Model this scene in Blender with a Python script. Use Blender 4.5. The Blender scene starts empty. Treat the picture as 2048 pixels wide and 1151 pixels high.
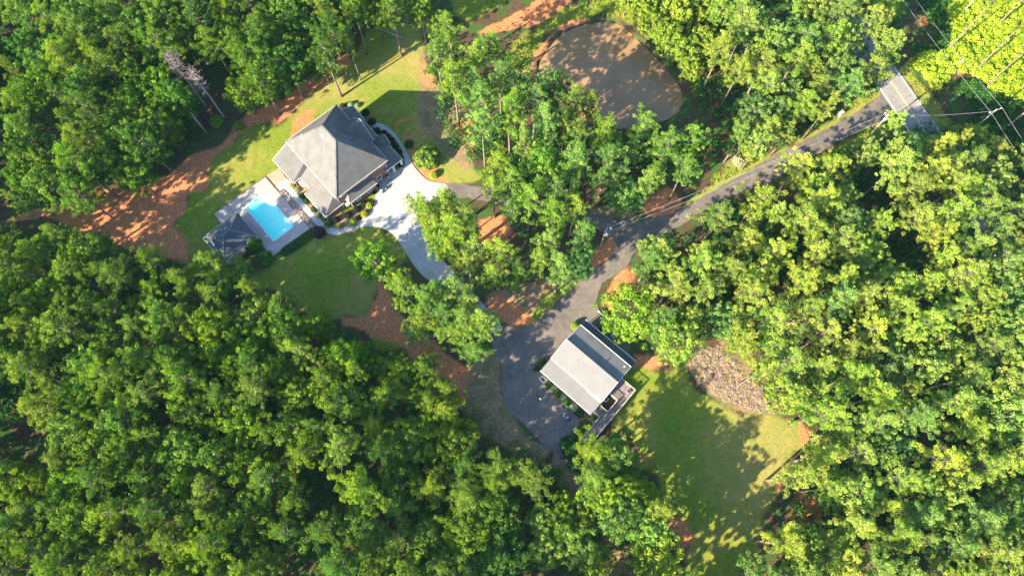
import bpy, bmesh, math, random
import numpy as np
from mathutils import Vector, Matrix
from mathutils.geometry import tessellate_polygon

# ------------------------------------------------------------------ camera, sky, sun, exposure
FOC, TILT, CAMH = 1400.0, math.radians(18.2), 135.0      # focal length in photo pixels, tilt off nadir, height
sc = bpy.context.scene
cam_d = bpy.data.cameras.new('camera')
cam = bpy.data.objects.new('camera', cam_d)
sc.collection.objects.link(cam)
cam.location = (0, 0, CAMH)
cam.rotation_euler = (TILT, 0, 0)
cam_d.sensor_fit = 'HORIZONTAL'
cam_d.sensor_width = 36.0
cam_d.lens = 36.0 * FOC / 2048.0
cam_d.clip_start = 0.5
cam_d.clip_end = 9000
sc.camera = cam

SUN_AZ = 38.0        # shadows fall towards this angle, counter-clockwise from +x
SUN_EL = 26.0
w = bpy.data.worlds.new('World')
sc.world = w
w.use_nodes = True
wn = w.node_tree.nodes
sky = wn.new('ShaderNodeTexSky')
sky.sky_type = 'NISHITA'
sky.sun_disc = False
sky.sun_elevation = math.radians(SUN_EL)
_sd = (-math.cos(math.radians(SUN_AZ)), -math.sin(math.radians(SUN_AZ)))     # towards the sun
sky.sun_rotation = math.atan2(_sd[0], _sd[1])
sky.air_density = 1.0
sky.ozone_density = 4.0
sky.dust_density = 0.6
wn['Background'].inputs[1].default_value = 0.125
w.node_tree.links.new(sky.outputs[0], wn['Background'].inputs[0])
sl = bpy.data.lights.new('sun', 'SUN')
sl.energy = 5.0
sl.angle = math.radians(0.5)
sl.color = (1.0, 0.86, 0.63)
sun = bpy.data.objects.new('sun', sl)
sc.collection.objects.link(sun)
sd3 = Vector((_sd[0] * math.cos(math.radians(SUN_EL)), _sd[1] * math.cos(math.radians(SUN_EL)), math.sin(math.radians(SUN_EL))))
sun.rotation_euler = sd3.to_track_quat('Z', 'Y').to_euler()
sun.location = (0, 0, 200)
sc.view_settings.view_transform = 'Standard'
sc.view_settings.look = 'None'
sc.view_settings.exposure = 2.15
sc.view_settings.gamma = 1.0
sc.render.engine = 'CYCLES'
sc.cycles.max_bounces = 5
sc.cycles.diffuse_bounces = 3
sc.cycles.transmission_bounces = 3

# ------------------------------------------------------------------ helpers
RND = random.Random(7)
NR = np.random.default_rng(11)
COL = sc.collection
SINT, COST = math.sin(TILT), math.cos(TILT)

def at(px, py, z=0.0):
    """ground (or height z) point seen at a photo pixel"""
    u, v = px - 1024.0, 575.5 - py
    rx, ry, rz = u, FOC * SINT + v * COST, -FOC * COST + v * SINT
    k = (CAMH - z) / -rz
    return Vector((rx * k, ry * k, z))

def proj(x, y, z):
    z = z - CAMH
    d = y * SINT - z * COST
    v = y * COST + z * SINT
    return 1024 + FOC * x / d, 575.5 - FOC * v / d

def link(o, parent=None):
    COL.objects.link(o)
    if parent is not None:
        o.parent = parent
    return o

def tag(o, label=None, cat=None, group=None, kind=None):
    if label: o['label'] = label
    if cat: o['category'] = cat
    if group: o['group'] = group
    if kind: o['kind'] = kind
    return o

def thing(name, label, cat, loc=(0, 0, 0), rz=0.0, group=None):
    o = bpy.data.objects.new(name, None)
    o.empty_display_size = 0.3
    link(o)
    o.location = loc
    o.rotation_euler = (0, 0, rz)
    return tag(o, label, cat, group)

class MB:
    """collects shapes into one mesh"""
    def __init__(s):
        s.v, s.f = [], []
    def poly(s, pts):
        b = len(s.v)
        s.v += [tuple(p) for p in pts]
        s.f.append(tuple(range(b, b + len(pts))))
        return s
    def box(s, c, size, rz=0.0, rx=0.0):
        b = len(s.v)
        m = Matrix.Rotation(rz, 3, 'Z') @ Matrix.Rotation(rx, 3, 'X')
        for dx in (-.5, .5):
            for dy in (-.5, .5):
                for dz in (-.5, .5):
                    p = m @ Vector((dx * size[0], dy * size[1], dz * size[2]))
                    s.v.append((c[0] + p.x, c[1] + p.y, c[2] + p.z))
        for q in ((0, 1, 3, 2), (4, 6, 7, 5), (0, 4, 5, 1), (2, 3, 7, 6), (0, 2, 6, 4), (1, 5, 7, 3)):
            s.f.append(tuple(b + i for i in q))
        return s
    def bar(s, p0, p1, wd, ht):
        """box-section bar between two points, top faces up"""
        p0, p1 = Vector(p0), Vector(p1)
        d = (p1 - p0).normalized()
        side = Vector((-d.y, d.x, 0))
        if side.length < 1e-5: side = Vector((1, 0, 0))
        side.normalize()
        up = d.cross(side) * -1
        b = len(s.v)
        for p in (p0, p1):
            for a, c in ((-.5, -.5), (.5, -.5), (.5, .5), (-.5, .5)):
                s.v.append(tuple(p + side * (a * wd) + up * (c * ht)))
        for q in ((0, 3, 2, 1), (4, 5, 6, 7), (0, 1, 5, 4), (1, 2, 6, 5), (2, 3, 7, 6), (3, 0, 4, 7)):
            s.f.append(tuple(b + i for i in q))
        return s
    def tube(s, pts, rad, n=8, cap=True):
        pts = [Vector(p) for p in pts]
        if not hasattr(rad, '__len__'): rad = [rad] * len(pts)
        b0 = len(s.v)
        for i, p in enumerate(pts):
            d = (pts[min(i + 1, len(pts) - 1)] - pts[max(i - 1, 0)])
            d.normalize()
            a = d.orthogonal().normalized() if abs(d.z) < .99 else Vector((1, 0, 0))
            if i == 0: ref = a
            a = (ref - d * ref.dot(d)).normalized()
            ref = a
            c = d.cross(a)
            for k in range(n):
                t = 2 * math.pi * k / n
                s.v.append(tuple(p + (a * math.cos(t) + c * math.sin(t)) * rad[i]))
        for i in range(len(pts) - 1):
            for k in range(n):
                k2 = (k + 1) % n
                s.f.append((b0 + i * n + k, b0 + i * n + k2, b0 + (i + 1) * n + k2, b0 + (i + 1) * n + k))
        if cap:
            s.f.append(tuple(b0 + k for k in reversed(range(n))))
            s.f.append(tuple(b0 + (len(pts) - 1) * n + k for k in range(n)))
        return s
    def lathe(s, prof, c=(0, 0, 0), n=14, sx=1.0, sy=1.0):
        b0 = len(s.v)
        for r, z in prof:
            for k in range(n):
                t = 2 * math.pi * k / n
                s.v.append((c[0] + r * sx * math.cos(t), c[1] + r * sy * math.sin(t), c[2] + z))
        for i in range(len(prof) - 1):
            for k in range(n):
                k2 = (k + 1) % n
                s.f.append((b0 + i * n + k, b0 + i * n + k2, b0 + (i + 1) * n + k2, b0 + (i + 1) * n + k))
        s.f.append(tuple(b0 + k for k in reversed(range(n))))
        s.f.append(tuple(b0 + (len(prof) - 1) * n + k for k in range(n)))
        return s
    def torus(s, c, R, r, axis='Y', n=16, m=6, rz=0.0):
        b0 = len(s.v)
        rot = Matrix.Rotation(rz, 3, 'Z')
        for i in range(n):
            a = 2 * math.pi * i / n
            for j in range(m):
                t = 2 * math.pi * j / m
                x = (R + r * math.cos(t)) * math.cos(a); z = (R + r * math.cos(t)) * math.sin(a); y = r * math.sin(t)
                p = rot @ (Vector((x, y, z)) if axis == 'Y' else Vector((x, z, y)))
                s.v.append((c[0] + p.x, c[1] + p.y, c[2] + p.z))
        for i in range(n):
            for j in range(m):
                i2, j2 = (i + 1) % n, (j + 1) % m
                s.f.append((b0 + i * m + j, b0 + i2 * m + j, b0 + i2 * m + j2, b0 + i * m + j2))
        return s
    def build(s, name, mat, parent=None, smooth=False):
        me = bpy.data.meshes.new(name)
        me.from_pydata(s.v, [], s.f)
        me.materials.append(mat)
        if smooth:
            for p in me.polygons: p.use_smooth = True
        me.update()
        return link(bpy.data.objects.new(name, me), parent)

def quads_mesh(name, V, tint, mat, extra=None):
    """V: (n,4,3) array of leaf quads; tint: (n,)"""
    n = len(V)
    me = bpy.data.meshes.new(name)
    nv = n * 4
    ev, ef = (np.zeros((0, 3)), []) if extra is None else (np.array(extra.v), extra.f)
    co = np.concatenate([V.reshape(-1, 3), ev]).astype(np.float32)
    loops = np.arange(nv, dtype=np.int32)
    starts = list(range(0, nv, 4))
    if ef:
        el = [i + nv for f in ef for i in f]
        st = nv; es = []
        for f in ef:
            es.append(st); st += len(f)
        loops = np.concatenate([loops, np.array(el, dtype=np.int32)])
        starts += es
    me.vertices.add(len(co)); me.vertices.foreach_set('co', co.ravel())
    me.loops.add(len(loops)); me.loops.foreach_set('vertex_index', loops)
    me.polygons.add(len(starts)); me.polygons.foreach_set('loop_start', np.array(starts, dtype=np.int32))
    me.materials.append(mat)
    me.update(calc_edges=True)
    a = me.attributes.new('tint', 'FLOAT', 'POINT')
    tt = np.concatenate([np.repeat(tint, 4), np.full(len(ev), 0.1)]).astype(np.float32)
    a.data.foreach_set('value', tt)
    return me

def unit(a):
    return a / (np.linalg.norm(a, axis=1, keepdims=True) + 1e-9)

def leaf_quads(C, Rd, per, size, bias=0.6, low=-0.5, rng=NR, aspect=0.75, tvar=0.25, ctint=None, inner=0.55):
    """rings of leaf quads round clump centres C (k,3) with radii Rd (k,3)"""
    k = len(C)
    C = np.repeat(C, per, 0); Rr = np.repeat(Rd, per, 0)
    n = len(C)
    d = unit(rng.normal(size=(n, 3)))
    neg = d[:, 2] < low
    d[neg, 2] *= -1
    rr = inner + (1 - inner) * rng.random(n) ** 0.6
    P = C + d * Rr * rr[:, None]
    N = unit(d * bias + unit(rng.normal(size=(n, 3))) * (1 - bias))
    T = unit(np.cross(N, rng.normal(size=(n, 3))))
    B = np.cross(N, T)
    s = size * (0.6 + 0.8 * rng.random(n))[:, None]
    V = np.stack([P - T * s, P - B * s * aspect, P + T * s, P + B * s * aspect], 1)
    base = rng.random(k) if ctint is None else ctint
    t = np.repeat(base, per) * (1 - tvar) + tvar * rng.random(n) 
    return V, t

# ------------------------------------------------------------------ materials
def new_mat(name):
    m = bpy.data.materials.new(name)
    m.use_nodes = True
    nt = m.node_tree
    return m, nt, nt.nodes['Principled BSDF']

def N(nt, typ, **kw):
    n = nt.nodes.new(typ)
    for k, v in kw.items():
        if k == 'inp':
            for a, b in v.items(): n.inputs[a].default_value = b
        else: setattr(n, k, v)
    return n

def ramp(nt, fac, stops):
    r = nt.nodes.new('ShaderNodeValToRGB')
    e = r.color_ramp.elements
    while len(e) < len(stops): e.new(0.5)
    for i, (p, c) in enumerate(stops):
        e[i].position = p
        e[i].color = (*c, 1) if len(c) == 3 else c
    nt.links.new(fac, r.inputs[0])
    return r.outputs[0]

def mixc(nt, fac, a, b, blend='MIX'):
    m = nt.nodes.new('ShaderNodeMix'); m.data_type = 'RGBA'; m.blend_type = blend
    for s, x in ((m.inputs[0], fac), (m.inputs[6], a), (m.inputs[7], b)):
        if isinstance(x, (int, float)): s.default_value = x
        elif isinstance(x, tuple): s.default_value = (*x, 1)
        else: nt.links.new(x, s)
    return m.outputs[2]

def math_n(nt, op, a, b=None, clamp=False):
    m = nt.nodes.new('ShaderNodeMath'); m.operation = op; m.use_clamp = clamp
    for s, x in ((m.inputs[0], a), (m.inputs[1], b)):
        if x is None: continue
        if isinstance(x, (int, float)): s.default_value = x
        else: nt.links.new(x, s)
    return m.outputs[0]

def noise(nt, vec, scale, detail=4.0, rough=0.55):
    n = nt.nodes.new('ShaderNodeTexNoise')
    n.inputs['Scale'].default_value = scale
    n.inputs['Detail'].default_value = detail
    n.inputs['Roughness'].default_value = rough
    if vec is not None: nt.links.new(vec, n.inputs['Vector'])
    return n.outputs['Fac']

def simple_mat(name, c1, c2, scale=1.0, rough=0.8, fine=12.0, bump=0.0, metal=0.0, spec=0.3):
    m, nt, p = new_mat(name)
    geo = nt.nodes.new('ShaderNodeNewGeometry').outputs['Position']
    a = noise(nt, geo, scale, 5)
    b = noise(nt, geo, fine, 3)
    f = math_n(nt, 'ADD', math_n(nt, 'MULTIPLY', a, 0.65), math_n(nt, 'MULTIPLY', b, 0.35))
    c = ramp(nt, f, [(0.36, c1), (0.64, c2)])
    nt.links.new(c, p.inputs['Base Color'])
    p.inputs['Roughness'].default_value = rough
    p.inputs['Metallic'].default_value = metal
    p.inputs['Specular IOR Level'].default_value = spec
    if bump:
        bn = nt.nodes.new('ShaderNodeBump'); bn.inputs['Strength'].default_value = bump; bn.inputs['Distance'].default_value = 0.05
        nt.links.new(b, bn.inputs['Height']); nt.links.new(bn.outputs[0], p.inputs['Normal'])
    return m

def leaf_mat(name, dark, mid, light, trans=0.3, rnd=0.35, huevar=0.03):
    m = bpy.data.materials.new(name); m.use_nodes = True
    nt = m.node_tree; nt.nodes.clear()
    out = nt.nodes.new('ShaderNodeOutputMaterial')
    at_ = N(nt, 'ShaderNodeAttribute', attribute_name='tint')
    oi = nt.nodes.new('ShaderNodeObjectInfo')
    c = ramp(nt, at_.outputs['Fac'], [(0.0, dark), (0.5, mid), (1.0, light)])
    hsv = nt.nodes.new('ShaderNodeHueSaturation')
    nt.links.new(c, hsv.inputs['Color'])
    nt.links.new(math_n(nt, 'ADD', math_n(nt, 'MULTIPLY', oi.outputs['Random'], 2 * huevar), 0.5 - huevar), hsv.inputs['Hue'])
    wn_ = N(nt, 'ShaderNodeTexWhiteNoise', noise_dimensions='1D')
    nt.links.new(oi.outputs['Random'], wn_.inputs['W'])
    nt.links.new(math_n(nt, 'ADD', math_n(nt, 'MULTIPLY', wn_.outputs['Value'], rnd), 1 - rnd / 2), hsv.inputs['Value'])
    col = mixc(nt, 1.0, hsv.outputs[0], oi.outputs['Color'], 'MULTIPLY')
    dif = nt.nodes.new('ShaderNodeBsdfDiffuse'); nt.links.new(col, dif.inputs[0])
    tr = nt.nodes.new('ShaderNodeBsdfTranslucent')
    tc = mixc(nt, 0.5, col, (0.30, 0.42, 0.03))
    nt.links.new(mixc(nt, 1.0, col, (1.7, 1.9, 0.9), 'MULTIPLY'), tr.inputs[0])
    ms = nt.nodes.new('ShaderNodeMixShader'); ms.inputs[0].default_value = trans
    nt.links.new(dif.outputs[0], ms.inputs[1]); nt.links.new(tr.outputs[0], ms.inputs[2])
    gl = nt.nodes.new('ShaderNodeBsdfGlossy'); gl.inputs['Roughness'].default_value = 0.5
    gl.inputs[0].default_value = (0.9, 0.95, 0.9, 1)
    m2 = nt.nodes.new('ShaderNodeMixShader'); m2.inputs[0].default_value = 0.008
    nt.links.new(ms.outputs[0], m2.inputs[1]); nt.links.new(gl.outputs[0], m2.inputs[2])
    nt.links.new(m2.outputs[0], out.inputs[0])
    return m

M = {}
M['pine'] = leaf_mat('pine_needles', (0.032, 0.095, 0.024), (0.115, 0.215, 0.012), (0.235, 0.320, 0.030), 0.30, 0.26, 0.014)
M['broad'] = leaf_mat('broad_leaves', (0.030, 0.090, 0.024), (0.100, 0.200, 0.016), (0.200, 0.305, 0.030), 0.35, 0.30, 0.012)
M['bright'] = leaf_mat('bright_leaves', (0.13, 0.19, 0.02), (0.26, 0.34, 0.025), (0.40, 0.46, 0.05), 0.35, 0.2, 0.012)
M['under'] = leaf_mat('undergrowth_leaves', (0.016, 0.065, 0.014), (0.045, 0.13, 0.020), (0.09, 0.20, 0.03), 0.3, 0.2, 0.01)
M['hedge'] = leaf_mat('hedge_leaves', (0.018, 0.06, 0.014), (0.035, 0.10, 0.018), (0.065, 0.15, 0.025), 0.2, 0.2, 0.01)
M['hedge_dark'] = leaf_mat('dark_hedge_leaves', (0.012, 0.022, 0.016), (0.022, 0.034, 0.020), (0.045, 0.045, 0.03), 0.15, 0.2, 0.01)
M['purple'] = leaf_mat('purple_leaves', (0.03, 0.018, 0.022), (0.055, 0.03, 0.035), (0.09, 0.04, 0.045), 0.15, 0.2, 0.01)
M['yellow'] = leaf_mat('yellow_green_leaves', (0.16, 0.20, 0.015), (0.30, 0.34, 0.02), (0.45, 0.46, 0.04), 0.25, 0.15, 0.008)
M['pale'] = leaf_mat('pale_leaves', (0.16, 0.24, 0.12), (0.25, 0.33, 0.18), (0.36, 0.42, 0.26), 0.2, 0.15, 0.01)
M['bark'] = simple_mat('bark', (0.10, 0.075, 0.06), (0.24, 0.19, 0.155), 2.0, 0.9, 14, 0.3)
M['deadbark'] = simple_mat('dead_bark', (0.24, 0.20, 0.18), (0.42, 0.37, 0.34), 2.0, 0.9, 14, 0.2)
M['deadtwig'] = simple_mat('dead_twigs', (0.30, 0.23, 0.185), (0.52, 0.41, 0.33), 2.0, 0.9, 9)
M['snagtwig'] = simple_mat('grey_dead_twigs', (0.10, 0.08, 0.072), (0.22, 0.18, 0.16), 2.0, 0.9, 9)
M['concrete'] = simple_mat('concrete', (0.29, 0.284, 0.272), (0.41, 0.40, 0.378), 0.35, 0.85, 7)
def add_joints(m, ang, cell, dark):
    """saw-cut joints across a slab"""
    nt = m.node_tree; p = nt.nodes['Principled BSDF']
    old = p.inputs['Base Color'].links[0].from_socket
    geo = nt.nodes.new('ShaderNodeNewGeometry').outputs['Position']
    mp = nt.nodes.new('ShaderNodeMapping'); mp.inputs['Rotation'].default_value = (0, 0, math.radians(ang))
    nt.links.new(geo, mp.inputs[0])
    sep = nt.nodes.new('ShaderNodeSeparateXYZ'); nt.links.new(mp.outputs[0], sep.inputs[0])
    f = None
    for i in (0, 1):
        g = math_n(nt, 'LESS_THAN', math_n(nt, 'FRACT', math_n(nt, 'MULTIPLY', sep.outputs[i], 1 / cell)), 0.10 / cell)
        f = g if f is None else math_n(nt, 'MAXIMUM', f, g)
    st = noise(nt, geo, 0.7, 6, 0.7)
    c = mixc(nt, math_n(nt, 'MULTIPLY', ramp(nt, st, [(0.55, (0, 0, 0)), (0.7, (1, 1, 1))]), 0.35), old, dark)
    nt.links.new(mixc(nt, math_n(nt, 'MULTIPLY', f, 0.55), c, dark), p.inputs['Base Color'])
add_joints(M['concrete'], -41.5, 3.6, (0.22, 0.20, 0.17))
M['deckconc'] = simple_mat('pool_deck_concrete', (0.28, 0.255, 0.225), (0.41, 0.37, 0.33), 0.5, 0.85, 9)
M['tan'] = simple_mat('tan_pavers', (0.26, 0.20, 0.13), (0.36, 0.29, 0.20), 0.8, 0.9, 9)
M['white'] = simple_mat('white_trim', (0.70, 0.70, 0.68), (0.82, 0.82, 0.80), 1.0, 0.5, 12)
M['whitepole'] = simple_mat('grey_metal_fittings', (0.5, 0.52, 0.54), (0.7, 0.72, 0.74), 1.0, 0.5, 12)
M['poolshell'] = simple_mat('pool_shell', (0.05, 0.62, 0.80), (0.12, 0.74, 0.88), 0.6, 0.5, 3)
M['coping'] = simple_mat('pool_coping', (0.45, 0.62, 0.68), (0.60, 0.74, 0.78), 1, 0.6, 12)
M['brickedge'] = simple_mat('brick_edging', (0.14, 0.07, 0.055), (0.24, 0.13, 0.10), 3, 0.9, 15)
M['darkglass'] = simple_mat('window_glass', (0.015, 0.02, 0.03), (0.03, 0.04, 0.05), 1, 0.1, 5, spec=0.5)
M['metal'] = simple_mat('galvanised_metal', (0.30, 0.32, 0.33), (0.46, 0.48, 0.5), 2, 0.5, 12)
M['black'] = simple_mat('black_rubber', (0.012, 0.012, 0.014), (0.03, 0.03, 0.034), 2, 0.6, 12)
M['bluepaint'] = simple_mat('dark_blue_paint', (0.02, 0.03, 0.06), (0.03, 0.05, 0.09), 2, 0.35, 12, spec=0.5)
M['binplastic'] = simple_mat('green_plastic', (0.01, 0.05, 0.045), (0.02, 0.075, 0.065), 2, 0.5, 12)
M['yellowplastic'] = simple_mat('yellow_plastic', (0.45, 0.34, 0.12), (0.58, 0.44, 0.18), 2, 0.5, 12)
M['pinkstone'] = simple_mat('pale_stone', (0.48, 0.36, 0.30), (0.66, 0.52, 0.44), 2, 0.9, 9)
M['rubble'] = simple_mat('siding', (0.42, 0.42, 0.40), (0.52, 0.52, 0.50), 1, 0.8, 9)
M['line_w'] = simple_mat('white_road_paint', (0.62, 0.60, 0.56), (0.80, 0.78, 0.74), 1.5, 0.7, 5)
M['line_y'] = simple_mat('yellow_road_paint', (0.55, 0.40, 0.12), (0.70, 0.52, 0.18), 1.5, 0.7, 5)
M['wire'] = simple_mat('wire', (0.35, 0.35, 0.36), (0.45, 0.45, 0.46), 1, 0.5, 5)

def shingle_mat(name, c1, c2, rough=0.85):
    m, nt, p = new_mat(name)
    geo = nt.nodes.new('ShaderNodeNewGeometry').outputs['Position']
    a = noise(nt, geo, 0.5, 5); b = noise(nt, geo, 5.0, 4, 0.7); c = noise(nt, geo, 22, 2)
    sep = nt.nodes.new('ShaderNodeSeparateXYZ'); nt.links.new(geo, sep.inputs[0])
    course = math_n(nt, 'FRACT', math_n(nt, 'MULTIPLY', sep.outputs[2], 7.0))
    f = math_n(nt, 'ADD', math_n(nt, 'MULTIPLY', a, 0.35), math_n(nt, 'MULTIPLY', b, 0.45))
    f = math_n(nt, 'ADD', f, math_n(nt, 'MULTIPLY', c, 0.2))
    f = math_n(nt, 'SUBTRACT', f, math_n(nt, 'MULTIPLY', math_n(nt, 'GREATER_THAN', course, 0.82), 0.05))
    nt.links.new(ramp(nt, f, [(0.34, c1), (0.62, c2)]), p.inputs['Base Color'])
    p.inputs['Roughness'].default_value = rough
    p.inputs['Specular IOR Level'].default_value = 0.25
    bn = nt.nodes.new('ShaderNodeBump'); bn.inputs['Strength'].default_value = 0.5; bn.inputs['Distance'].default_value = 0.04
    nt.links.new(b, bn.inputs['Height']); nt.links.new(bn.outputs[0], p.inputs['Normal'])
    return m
M['shingle'] = shingle_mat('grey_shingles', (0.075, 0.074, 0.071), (0.15, 0.145, 0.137))
M['shingle_dark'] = shingle_mat('dark_shingles', (0.04, 0.05, 0.06), (0.085, 0.10, 0.115))
M['metalroof'] = shingle_mat('pale_rolled_roofing', (0.12, 0.12, 0.12), (0.172, 0.17, 0.168), 0.7)
M['shingle_mid'] = shingle_mat('weathered_shingles', (0.11, 0.11, 0.11), (0.21, 0.205, 0.20))

def brick_mat():
    m, nt, p = new_mat('red_brick')
    tc = nt.nodes.new('ShaderNodeTexCoord').outputs['Object']
    sep = nt.nodes.new('ShaderNodeSeparateXYZ'); nt.links.new(tc, sep.inputs[0])
    cmb = nt.nodes.new('ShaderNodeCombineXYZ')
    nt.links.new(math_n(nt, 'ADD', sep.outputs[0], sep.outputs[1]), cmb.inputs[0]); nt.links.new(sep.outputs[2], cmb.inputs[1])
    b = nt.nodes.new('ShaderNodeTexBrick'); nt.links.new(cmb.outputs[0], b.inputs['Vector'])
    b.inputs['Color1'].default_value = (0.23, 0.085, 0.065, 1); b.inputs['Color2'].default_value = (0.33, 0.14, 0.11, 1)
    b.inputs['Mortar'].default_value = (0.36, 0.3, 0.27, 1); b.inputs['Scale'].default_value = 4.0
    b.inputs['Mortar Size'].default_value = 0.012
    nt.links.new(b.outputs[0], p.inputs['Base Color']); p.inputs['Roughness'].default_value = 0.9
    return m
M['brick'] = brick_mat()

M['thicket'] = leaf_mat('thicket_leaves', (0.17, 0.25, 0.02), (0.36, 0.45, 0.03), (0.50, 0.58, 0.06), 0.35, 0.2, 0.012)
def asphalt_mat(name, c1, c2, wear):
    m, nt, p = new_mat(name)
    geo = nt.nodes.new('ShaderNodeNewGeometry').outputs['Position']
    a = noise(nt, geo, 0.16, 6, 0.62); b = noise(nt, geo, 6, 5, 0.7); d = noise(nt, geo, 0.9, 5, 0.7)
    f = math_n(nt, 'ADD', math_n(nt, 'MULTIPLY', a, 0.45), math_n(nt, 'MULTIPLY', b, 0.2))
    f = math_n(nt, 'ADD', f, math_n(nt, 'MULTIPLY', d, 0.35))
    c = ramp(nt, f, [(0.36, c1), (0.5, c2), (0.64, wear)])
    vor = nt.nodes.new('ShaderNodeTexVoronoi'); vor.feature = 'DISTANCE_TO_EDGE'; vor.inputs['Scale'].default_value = 0.22
    nz = nt.nodes.new('ShaderNodeVectorMath'); nz.operation = 'ADD'
    nn = nt.nodes.new('ShaderNodeTexNoise'); nn.inputs['Scale'].default_value = 0.8; nn.inputs['Detail'].default_value = 5
    nt.links.new(geo, nn.inputs['Vector'])
    sc_ = nt.nodes.new('ShaderNodeVectorMath'); sc_.operation = 'SCALE'; sc_.inputs['Scale'].default_value = 2.5
    nt.links.new(nn.outputs['Color'], sc_.inputs[0]); nt.links.new(geo, nz.inputs[0]); nt.links.new(sc_.outputs[0], nz.inputs[1])
    nt.links.new(nz.outputs[0], vor.inputs['Vector'])
    crack = math_n(nt, 'MULTIPLY', math_n(nt, 'LESS_THAN', vor.outputs['Distance'], 0.008), 0.45)
    c = mixc(nt, crack, c, (0.05, 0.048, 0.046))
    nt.links.new(c, p.inputs['Base Color']); p.inputs['Roughness'].default_value = 0.9
    p.inputs['Specular IOR Level'].default_value = 0.2
    return m
M['asphalt'] = asphalt_mat('drive_asphalt', (0.085, 0.076, 0.070), (0.135, 0.116, 0.102), (0.21, 0.17, 0.135))
M['county'] = asphalt_mat('county_road_asphalt', (0.18, 0.168, 0.156), (0.24, 0.22, 0.20), (0.30, 0.27, 0.24))

def wood_mat():
    m, nt, p = new_mat('weathered_deck_boards')
    tc = nt.nodes.new('ShaderNodeTexCoord').outputs['Object']
    sep = nt.nodes.new('ShaderNodeSeparateXYZ'); nt.links.new(tc, sep.inputs[0])
    fr = math_n(nt, 'FRACT', math_n(nt, 'MULTIPLY', sep.outputs[0], 6.5))
    fl = math_n(nt, 'FLOOR', math_n(nt, 'MULTIPLY', sep.outputs[0], 6.5))
    wn_ = N(nt, 'ShaderNodeTexWhiteNoise', noise_dimensions='1D'); nt.links.new(fl, wn_.inputs['W'])
    a = noise(nt, tc, 1.5, 5)
    f = math_n(nt, 'ADD', math_n(nt, 'MULTIPLY', wn_.outputs['Value'], 0.5), math_n(nt, 'MULTIPLY', a, 0.5))
    c = ramp(nt, f, [(0.2, (0.13, 0.105, 0.095)), (0.8, (0.26, 0.215, 0.19))])
    c = mixc(nt, math_n(nt, 'LESS_THAN', fr, 0.08), c, (0.03, 0.025, 0.022))
    nt.links.new(c, p.inputs['Base Color']); p.inputs['Roughness'].default_value = 0.85
    return m
M['deck'] = wood_mat()
M['rail'] = simple_mat('pale_rail_timber', (0.36, 0.29, 0.22), (0.50, 0.42, 0.33), 2, 0.85, 12)

def stone_mat():
    m, nt, p = new_mat('river_stones')
    geo = nt.nodes.new('ShaderNodeNewGeometry').outputs['Position']
    v = nt.nodes.new('ShaderNodeTexVoronoi'); v.inputs['Scale'].default_value = 4.5; nt.links.new(geo, v.inputs['Vector'])
    sep = nt.nodes.new('ShaderNodeSeparateColor'); nt.links.new(v.outputs['Color'], sep.inputs[0])
    c = ramp(nt, sep.outputs[0], [(0.0, (0.10, 0.08, 0.065)), (0.6, (0.22, 0.18, 0.15)), (1.0, (0.50, 0.44, 0.38))])
    nt.links.new(c, p.inputs['Base Color']); p.inputs['Roughness'].default_value = 0.9
    bn = nt.nodes.new('ShaderNodeBump'); bn.inputs['Strength'].default_value = 1; bn.inputs['Distance'].default_value = 0.1
    nt.links.new(v.outputs['Distance'], bn.inputs['Height']); bn.invert = True; nt.links.new(bn.outputs[0], p.inputs['Normal'])
    return m
M['stones'] = stone_mat()

def water_mat(name, color, rough, bump, trans=0.0, wscale=1.2):
    m, nt, p = new_mat(name)
    geo = nt.nodes.new('ShaderNodeNewGeometry').outputs['Position']
    a = noise(nt, geo, 0.12, 4)
    c = ramp(nt, a, [(0.35, color[0]), (0.65, color[1])])
    nt.links.new(c, p.inputs['Base Color'])
    p.inputs['Roughness'].default_value = rough; p.inputs['IOR'].default_value = 1.33
    p.inputs['Transmission Weight'].default_value = trans
    bn = nt.nodes.new('ShaderNodeBump'); bn.inputs['Strength'].default_value = bump; bn.inputs['Distance'].default_value = 0.05
    nt.links.new(noise(nt, geo, wscale, 3), bn.inputs['Height']); nt.links.new(bn.outputs[0], p.inputs['Normal'])
    return m
M['pond'] = water_mat('muddy_pond_water', ((0.23, 0.14, 0.072), (0.31, 0.185, 0.088)), 0.06, 0.05)
M['pond'].node_tree.nodes['Principled BSDF'].inputs['Specular IOR Level'].default_value = 0.6

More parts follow.
